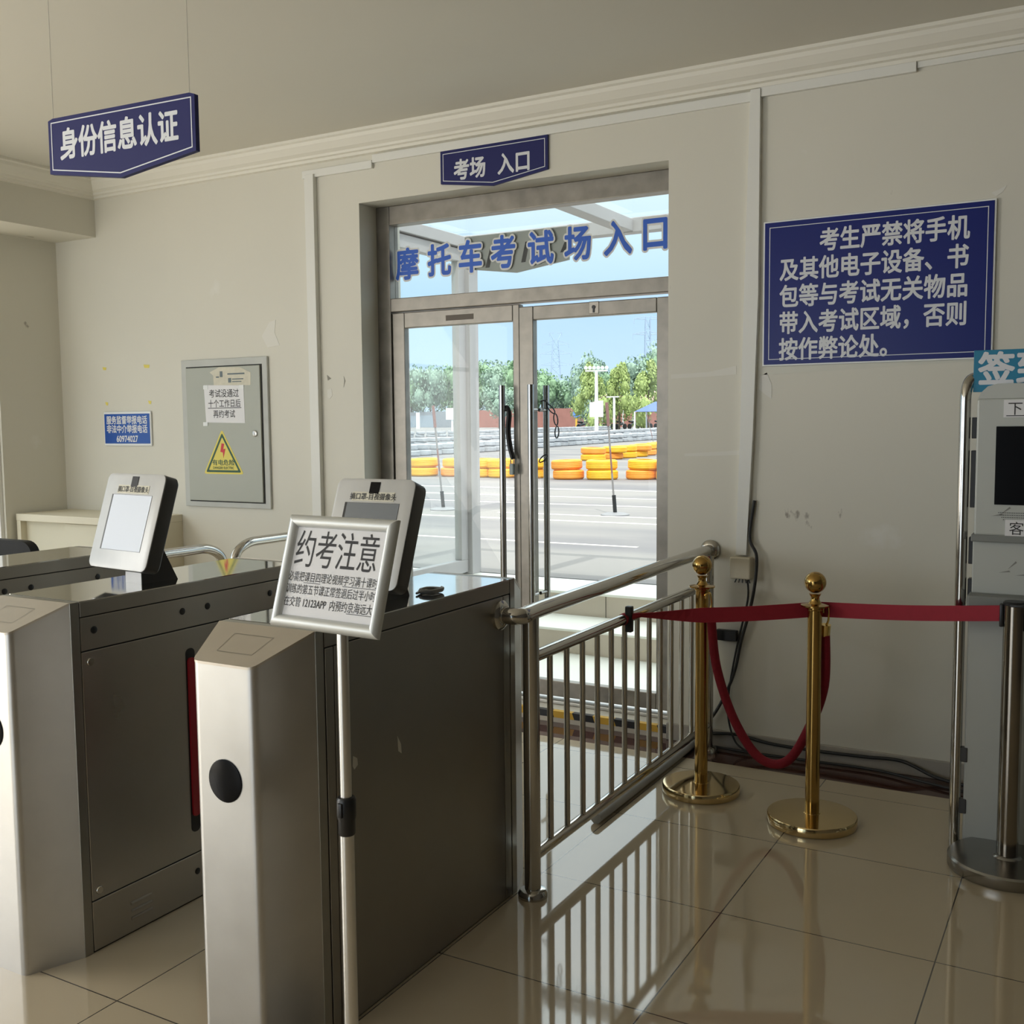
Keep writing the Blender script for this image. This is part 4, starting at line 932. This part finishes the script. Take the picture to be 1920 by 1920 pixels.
for i, (x, y) in enumerate(farp):
    for k, lev in enumerate(('bottom', 'top')):
        tyre(TO if (i+k) % 3 == 1 else TY, x+.12*(k and i % 2), y, gz(y)+k*.194, f'{lev} yellow tyre of the {ordn[i]} stack from left, rear yellow row', 'yellow tyres in the rear row', 1.25, .02*k)
def along(pts, step):
    pts = [V(p) for p in pts]; out = []; d = 0
    for a, b in zip(pts, pts[1:]):
        L = (b-a).length
        while d < L: out.append(a.lerp(b, d/L)); d += step
        d -= L
    return out
rows = (([(-21.0, 27.6), (-20.78, 32.66), (-20.75, 35.74), (-21.38, 40.76), (-21.53, 45.13), (-21.86, 50.3), (-22.25, 56.5)], .70, 2, 'front white row'),
        ([(-28.6, 38.5), (-27.83, 43.76), (-27.81, 47.9), (-27.45, 52.67), (-27.76, 58.2), (-29.85, 68.7), (-31.58, 80.2)], .86, 2, 'middle white row'),
        ([(-44.5, 60.5), (-41.43, 68.17), (-44.88, 86.14), (-45.03, 99.5)], .95, 2, 'rear white row'))
for pts, st, hgt, nm in rows:
    for p in along([(a, b, 0) for a, b in pts], st):
        for k in range(hgt):
            tyre(TW, p.x+rt.uniform(-.06, .06), p.y, gz(p.y)+k*.205, f'white-painted tyre in the {nm} of the outdoor barrier', f'white tyres, {nm}', 1.1, .05*k)

# ------------------------------------------------------------------ outdoor poles, signs, lamps
def slalom(x, y, lean, label):
    t = thing('slalom_pole', label, 'pole', (x, y, gz(y)))
    z = gz(y); bm = NB(); lathe(bm, [(.17, 0), (.17, .012), (.12, .028), (.03, .035)], (x, y, z), 24); obj('base_plate', bm, mat('iron_base', (.22, .22, .23), .6), t, True)
    bm = NB(); tube(bm, [(x, y, z+.03), (x+lean*.2, y, z+.24)], .024, 10); obj('socket', bm, BLACK, t, True)
    for k in range(4):
        a, b = .22+k*.28, .22+(k+1)*.28; bm = NB(); tube(bm, [(x+lean*a, y, z+a), (x+lean*b, y, z+b)], .012 if k < 3 else .02, 8); obj('pole_section', bm, RUST if k % 2 else mat('faded_white_pole', (.20, .19, .19), .6), t, True)
slalom(-7.44, 11.31, -.10, 'thin leaning slalom pole seen through the left door leaf')
slalom(-5.10, 11.47, -.08, 'thin leaning slalom pole seen through the right door leaf')
slalom(-14.6, 36.5, -.25, 'small leaning slalom pole behind the rear yellow tyre row')
t = thing('floodlight_mast', 'tall white floodlight mast with a lamp crossbar outside', 'light mast', (-30.27, 65, gz(65)))
x, y, z = -30.27, 65, gz(65)
bm = NB(); tube(bm, [(x, y, z), (x, y, z+4.4)], [.14, .10], 12); obj('mast', bm, WHITEM, t, True)
dx = V((math.cos(.44), math.sin(.44), 0))
bm = NB(); tube(bm, [V((x, y, z+4.4))-dx*.75, V((x, y, z+4.4))+dx*.75], .05, 8); obj('crossbar', bm, WHITEM, t)
for k in range(6):
    p = V((x, y, z+4.62))+dx*(-.7+.28*k); bm = NB(); lathe(bm, [(.05, -.09), (.13, .07), (.001, .09)], p, 12, (.3, -.9, -.2)); obj('floodlight', bm, WHITEM, t, True)
bm = NB(); box(bm, x+.14, y-.02, z+1.3, x+.50, y+.02, z+2.4); box(bm, x-.50, y-.02, z+1.3, x-.14, y+.02, z+2.3); obj('banner', bm, WHITEM, t)
t = thing('street_lamp', 'short white street lamp standing right of the floodlight mast', 'lamp post', (-44.2, 99.2, gz(99)))
x, y, z = -44.2, 99.2, gz(99)
bm = NB(); tube(bm, [(x, y, z), (x, y, z+3.35)], .13, 10); obj('post', bm, WHITEM, t, True)
bm = NB(); box(bm, x-.8, y-.15, z+3.3, x+.5, y+.15, z+3.42, .03); obj('lamp_head', bm, WHITEM, t)
def signpost(x, y, w_, h_, ztop, label, m=WHITEM, pm=WHITEM, round_=False):
    t = thing('sign_post', label, 'sign', (x, y, gz(y))); z = gz(y)
    bm = NB(); tube(bm, [(x, y, z), (x, y, z+ztop)], .11*y/100, 8); obj('post', bm, pm, t)
    d = V((math.cos(.5), math.sin(.5), 0)); n = V((d.y, -d.x, 0)); c = V((x, y, z+ztop-h_/2))+n*.15
    bm = NB()
    if round_: lathe(bm, [(w_/2, 0), (w_/2, .05)], c, 20, n)
    else: rings(bm, [[c+d*a+ZV*b+n*e for a, b in ((-w_/2, -h_/2), (w_/2, -h_/2), (w_/2, h_/2), (-w_/2, h_/2))] for e in (0, .05)])
    obj('sign_face', bm, m, t); return t
signpost(-63.0, 97.8, 1.35, 1.25, 2.5, 'white square sign on a post behind the tyres, left door leaf')
signpost(-63.4, 143.3, 1.5, 1.5, 2.7, 'white double sign post right of the lamp post')
signpost(-62.2, 127.2, 1.0, 1.0, 2.3, 'round blue traffic sign near the brick wall', mat('traffic_blue', (.08, .22, .75), .5), YTAPE, True)
t = thing('white_post', 'plain white post by the grey gate at far left', 'post', (-86.0, 124.5, gz(124)))
bm = NB(); tube(bm, [(-86.0, 124.5, gz(124)), (-86.0, 124.5, gz(124)+2.3)], .28, 8); obj('post_shaft', bm, WHITEM, t)

# perimeter wall, sheds, canopies
wl = [V(p) for p in ((-135, 166, 0), (-86, 139.2, 0), (-79, 135.5, 0), (-66, 130, 0), (-44, 121, 0))]
bm = NB()
for a, b in zip(wl[1:], wl[2:]):
    d = (b-a).normalized(); n = V((-d.y, d.x, 0))*.3
    prism(bm, [V((q.x, q.y, .5)) for q in (a, b, b+n, a+n)], (0, 0, gz(a.y)-.5+2.6))
tag(obj('perimeter_wall', bm, BRICK, loc=(-75, 133, .8)), 'long red brick wall at the back of the yard', 'wall')
t = thing('grey_shed', 'grey metal shed and gate left of the brick wall', 'shed', (-112, 150, .9))
bm = NB(); d = (wl[1]-wl[0]).normalized(); n = V((-d.y, d.x, 0))*3; wl[1] = wl[1]-d*.4
prism(bm, [wl[0]+ZV*.5, wl[1]+ZV*.5, wl[1]+n+ZV*.5, wl[0]+n+ZV*.5], (0, 0, 3.0)); obj('shed_body', bm, GREYGATE, t)
bm = NB()
for f0, f1 in ((.30, .52), (.56, .78)):
    a, b = wl[0].lerp(wl[1], f0), wl[0].lerp(wl[1], f1); q = V((d.y, -d.x, 0))*.06; prism(bm, [a+q+ZV*.9, b+q+ZV*.9, b+q*.2+ZV*.9, a+q*.2+ZV*.9], (0, 0, 2.0))
obj('gate_panel', bm, mat('blue_grey_gate', (.30, .36, .42), .6), t)
def pavilion(x0, x1, y, ze, zr, m, label, cat='pavilion', leg=WHITEM):
    t = thing('canopy' if m is BLUETENT else 'pavilion', label, cat, ((x0+x1)/2, y, gz(y))); xm = (x0+x1)/2; w2 = (x1-x0)/2
    bm = NB(); base = [(x0, y-w2*.7), (x1, y-w2*.7), (x1, y+w2*.7), (x0, y+w2*.7)]
    b = [bm.verts.new((px, py, ze)) for px, py in base]; tp = [bm.verts.new((xm-w2*.25, y, zr)), bm.verts.new((xm+w2*.25, y, zr))]
    bm.faces.new((b[0], b[1], tp[1], tp[0])); bm.faces.new((b[1], b[2], tp[1])); bm.faces.new((b[2], b[3], tp[0], tp[1])); bm.faces.new((b[3], b[0], tp[0])); bm.faces.new(b[::-1]); obj('roof', bm, m, t)
    for px, py in base:
        bm = NB(); tube(bm, [(px*.97+xm*.03, py, gz(y)), (px*.97+xm*.03, py, ze)], .08, 8); obj('leg', bm, leg, t)
pavilion(-50.2, -46.4, 108, 3.65, 4.75, PINK, 'pink-roofed pavilion half hidden behind the floodlight mast')
pavilion(-46.2, -43.0, 110, 3.75, 4.95, PINK, 'pink-roofed pavilion between the two bright trees')
pavilion(-42.6, -38.9, 112, 3.75, 4.95, PINK, 'pink-roofed pavilion at the right edge of the door glass')
pavilion(-39.6, -35.4, 95, 2.45, 3.4, BLUETENT, 'blue fabric canopy at the right edge of the door glass', 'canopy')

# parked motorcycles
def motorcycle(x, y, rz, label):
    t = thing('motorcycle', label, 'motorcycle', (x, y, gz(y)), 'parked motorcycles'); z = gz(y); d = V((math.cos(rz), math.sin(rz), 0)); n = V((-d.y, d.x, 0)); o_ = V((x, y, z))
    for s in (-.65, .65):
        bm = NB(); lathe(bm, [(.22, -.05), (.30, -.04), (.30, .04), (.22, .05)], o_+d*s+ZV*.3, 16, n); obj('wheel', bm, BLACK, t)
    bm = NB(); tube(bm, [o_+d*-.55+ZV*.45, o_+d*-.1+ZV*.55, o_+d*.3+ZV*.62], [.10, .17, .14], 10); obj('frame_body', bm, mat('bike_body', (.10, .11, .13), .3), t, True)
    bm = NB(); tube(bm, [o_+d*-.75+ZV*.82, o_+d*-.05+ZV*.78], [.10, .13], 10); obj('seat', bm, BLACK, t, True)
    bm = NB(); tube(bm, [o_+d*.65+ZV*.3, o_+d*.42+ZV*1.0], .035, 8); tube(bm, [o_+d*.40+ZV*1.02-n*.35, o_+d*.40+ZV*1.02+n*.35], .025, 8); obj('fork', bm, CHROME, t)
    return t
m0 = motorcycle(-49.6, 103, 1.25, 'first parked motorcycle from left behind the white tyres')
mk_ = m0.location.copy()
for i in range(1, 9):
    xx = -49.6+i*1.38; yy = 103+.25*i
    dup(m0, (xx, yy, gz(yy)), f'{ordn[i]} parked motorcycle from left behind the white tyres')

# ------------------------------------------------------------------ trees
def crown_mesh(seed, conic, leafm):
    r = random.Random(seed); bm = NB(); blobs = []
    for k in range(16):
        if conic:
            f = r.random(); R0 = (1-f)*.36+.06; a = r.uniform(0, 2*PI); blobs.append((V((R0*math.cos(a), R0*math.sin(a), .16+.80*f)), .12+.12*(1-f)))
        else:
            a = r.uniform(0, 2*PI); q = r.uniform(0, .36); blobs.append((V((q*math.cos(a), q*math.sin(a), r.uniform(.34, .84))), r.uniform(.14, .24)))
    for c, R0 in blobs:
        for j in range(150):
            d = V((r.gauss(0, 1), r.gauss(0, 1), r.gauss(0, 1))).normalized(); p = c+d*R0*r.uniform(.72, 1.05); s = r.uniform(.018, .036)
            a = (d+V((r.gauss(0, .6), r.gauss(0, .6), r.gauss(0, .6)))).normalized(); u_ = a.orthogonal().normalized(); w_ = a.cross(u_)
            bm.faces.new([bm.verts.new(p+u_*s), bm.verts.new(p+w_*s*.7), bm.verts.new(p-u_*s), bm.verts.new(p-w_*s*.7)])
        ic = bmesh.ops.create_icosphere(bm, subdivisions=2, radius=R0*.60, matrix=Matrix.Translation(c))
    me = bpy.data.meshes.new('crown'); bm.to_mesh(me); bm.free(); me.materials.append(leafm); return me
def trunk_mesh():
    bm = NB(); tube(bm, [(0, 0, 0), (.006, 0, .25), (-.006, .005, .6)], [.028, .022, .010], 8)
    me = bpy.data.meshes.new('trunk'); bm.to_mesh(me); bm.free(); me.materials.append(BARK); return me
TR = trunk_mesh(); CRN = {'a': [crown_mesh(s, False, LEAFA) for s in (1, 2)], 'b': [crown_mesh(s, True, LEAFB) for s in (3, 4)], 'c': [crown_mesh(s, False, LEAFC) for s in (5, 6)]}
def tree(kind, x, y, hgt, w_, label, i):
    t = thing('tree', label, 'tree', (x, y, gz(y)), 'trees behind the yard')
    for nm, me in (('trunk', TR), ('crown', CRN[kind][i % 2])):
        ob = bpy.data.objects.new(nm, me); C.objects.link(ob); ob.parent = t; ob.scale = (w_, w_, hgt); ob.rotation_euler = (0, 0, i*1.7)
back_trees = [(-105, 150, 10.0, 'a'), (-99.7, 148, 10.3, 'c'), (-96.3, 153, 10.8, 'a'), (-91.5, 150, 10.8, 'a'), (-86.0, 147, 9.6, 'c'), (-81.2, 145, 10.9, 'a'), (-77.3, 146, 9.2, 'a'), (-75.0, 148, 7.2, 'c'),
              (-71.8, 147, 7.8, 'a'), (-67.8, 144, 10.2, 'c'), (-64.6, 143, 8.8, 'a'), (-61.5, 143, 9.2, 'c'), (-59.6, 148, 10.4, 'a'), (-57.4, 145, 11.2, 'c'), (-55.4, 144, 11.6, 'a'), (-51.8, 143, 10.0, 'c')]
desc = {'a': 'deep green leafy tree', 'c': 'bluish green leafy tree'}
back_trees += [(-102.5, 160, 11.0, 'a'), (-93.5, 158, 11.2, 'c'), (-88.8, 154, 10.4, 'a')]; back_trees.sort(key=lambda q: q[0]/q[1])
o10 = ordn + ['thirteenth', 'fourteenth', 'fifteenth', 'sixteenth', 'seventeenth', 'eighteenth', 'nineteenth']
for i, (x, y, hgt, kd) in enumerate(back_trees): tree(kd, x, y, hgt*1.04, 6.8, f'{desc[kd]} beyond the brick wall, {o10[i]} from left', i)
for i, (x, y, hgt, w_, lab) in enumerate(((-47.4, 100.5, 6.6, 4.2, 'bright lime green tree left of the floodlight mast'), (-45.3, 103, 6.9, 4.0, 'bright lime green tree right of the floodlight mast'), (-41.2, 101, 6.7, 4.2, 'bright lime green tree above the blue canopy'), (-70.5, 121, 5.6, 5.0, 'dark low tree just behind the left door handle'), (-52.5, 110, 5.4, 4.6, 'rounded low tree between the door handle and the mast'))):
    tree('b' if i < 3 else 'c', x, y, hgt, w_, lab, i)

# pylons
def pylon(x, y, z0, z1, wb, wt, arms, label):
    t = thing('power_pylon', label, 'pylon', (x, y, z0)); bm = NB(); d = V((.86, .5, 0)); n = V((-.5, .86, 0)); N = 9
    lv = [(z0+(z1-z0)*i/N, wb+(wt-wb)*i/N) for i in range(N+1)]
    cor = lambda z, w_: [V((x, y, z))+d*a*w_/2+n*b*w_/2 for a, b in ((-1, -1), (1, -1), (1, 1), (-1, 1))]
    for (za, wa), (zb, wb_) in zip(lv, lv[1:]):
        A, B = cor(za, wa), cor(zb, wb_)
        for i in range(4):
            tube(bm, [A[i], B[i]], .16, 4); tube(bm, [A[i], B[(i+1) % 4]], .09, 4); tube(bm, [B[i], B[(i+1) % 4]], .09, 4)
    obj('tower', bm, PYLON, t)
    for za, ha, rise in arms:
        bm = NB()
        for s in (-1, 1):
            tip = V((x, y, za))+d*s*ha
            for q in (-1, 1):
                tube(bm, [V((x, y, za+rise))+n*q*.8+d*s*.8, tip], .12, 4); tube(bm, [V((x, y, za-.2))+n*q*.8+d*s*.8, tip], .12, 4)
            tube(bm, [tip, tip-ZV*1.6], .10, 4)
        obj('cross_arm', bm, PYLON, t)
pylon(-205.1, 400, 2, 36.5, 6.5, 2.2, ((39.4, 2.6, -3.2), (34.6, 5.6, 1.6), (30.6, 6.6, 1.4), (25.9, 7.0, 1.4)), 'lattice power pylon left of centre in the right door glass')
pylon(-122.5, 300, 2, 33.0, 2.6, 1.3, ((32.6, 4.2, .6), (28.0, 4.6, .6)), 'lattice power pylon at the top right of the door glass')
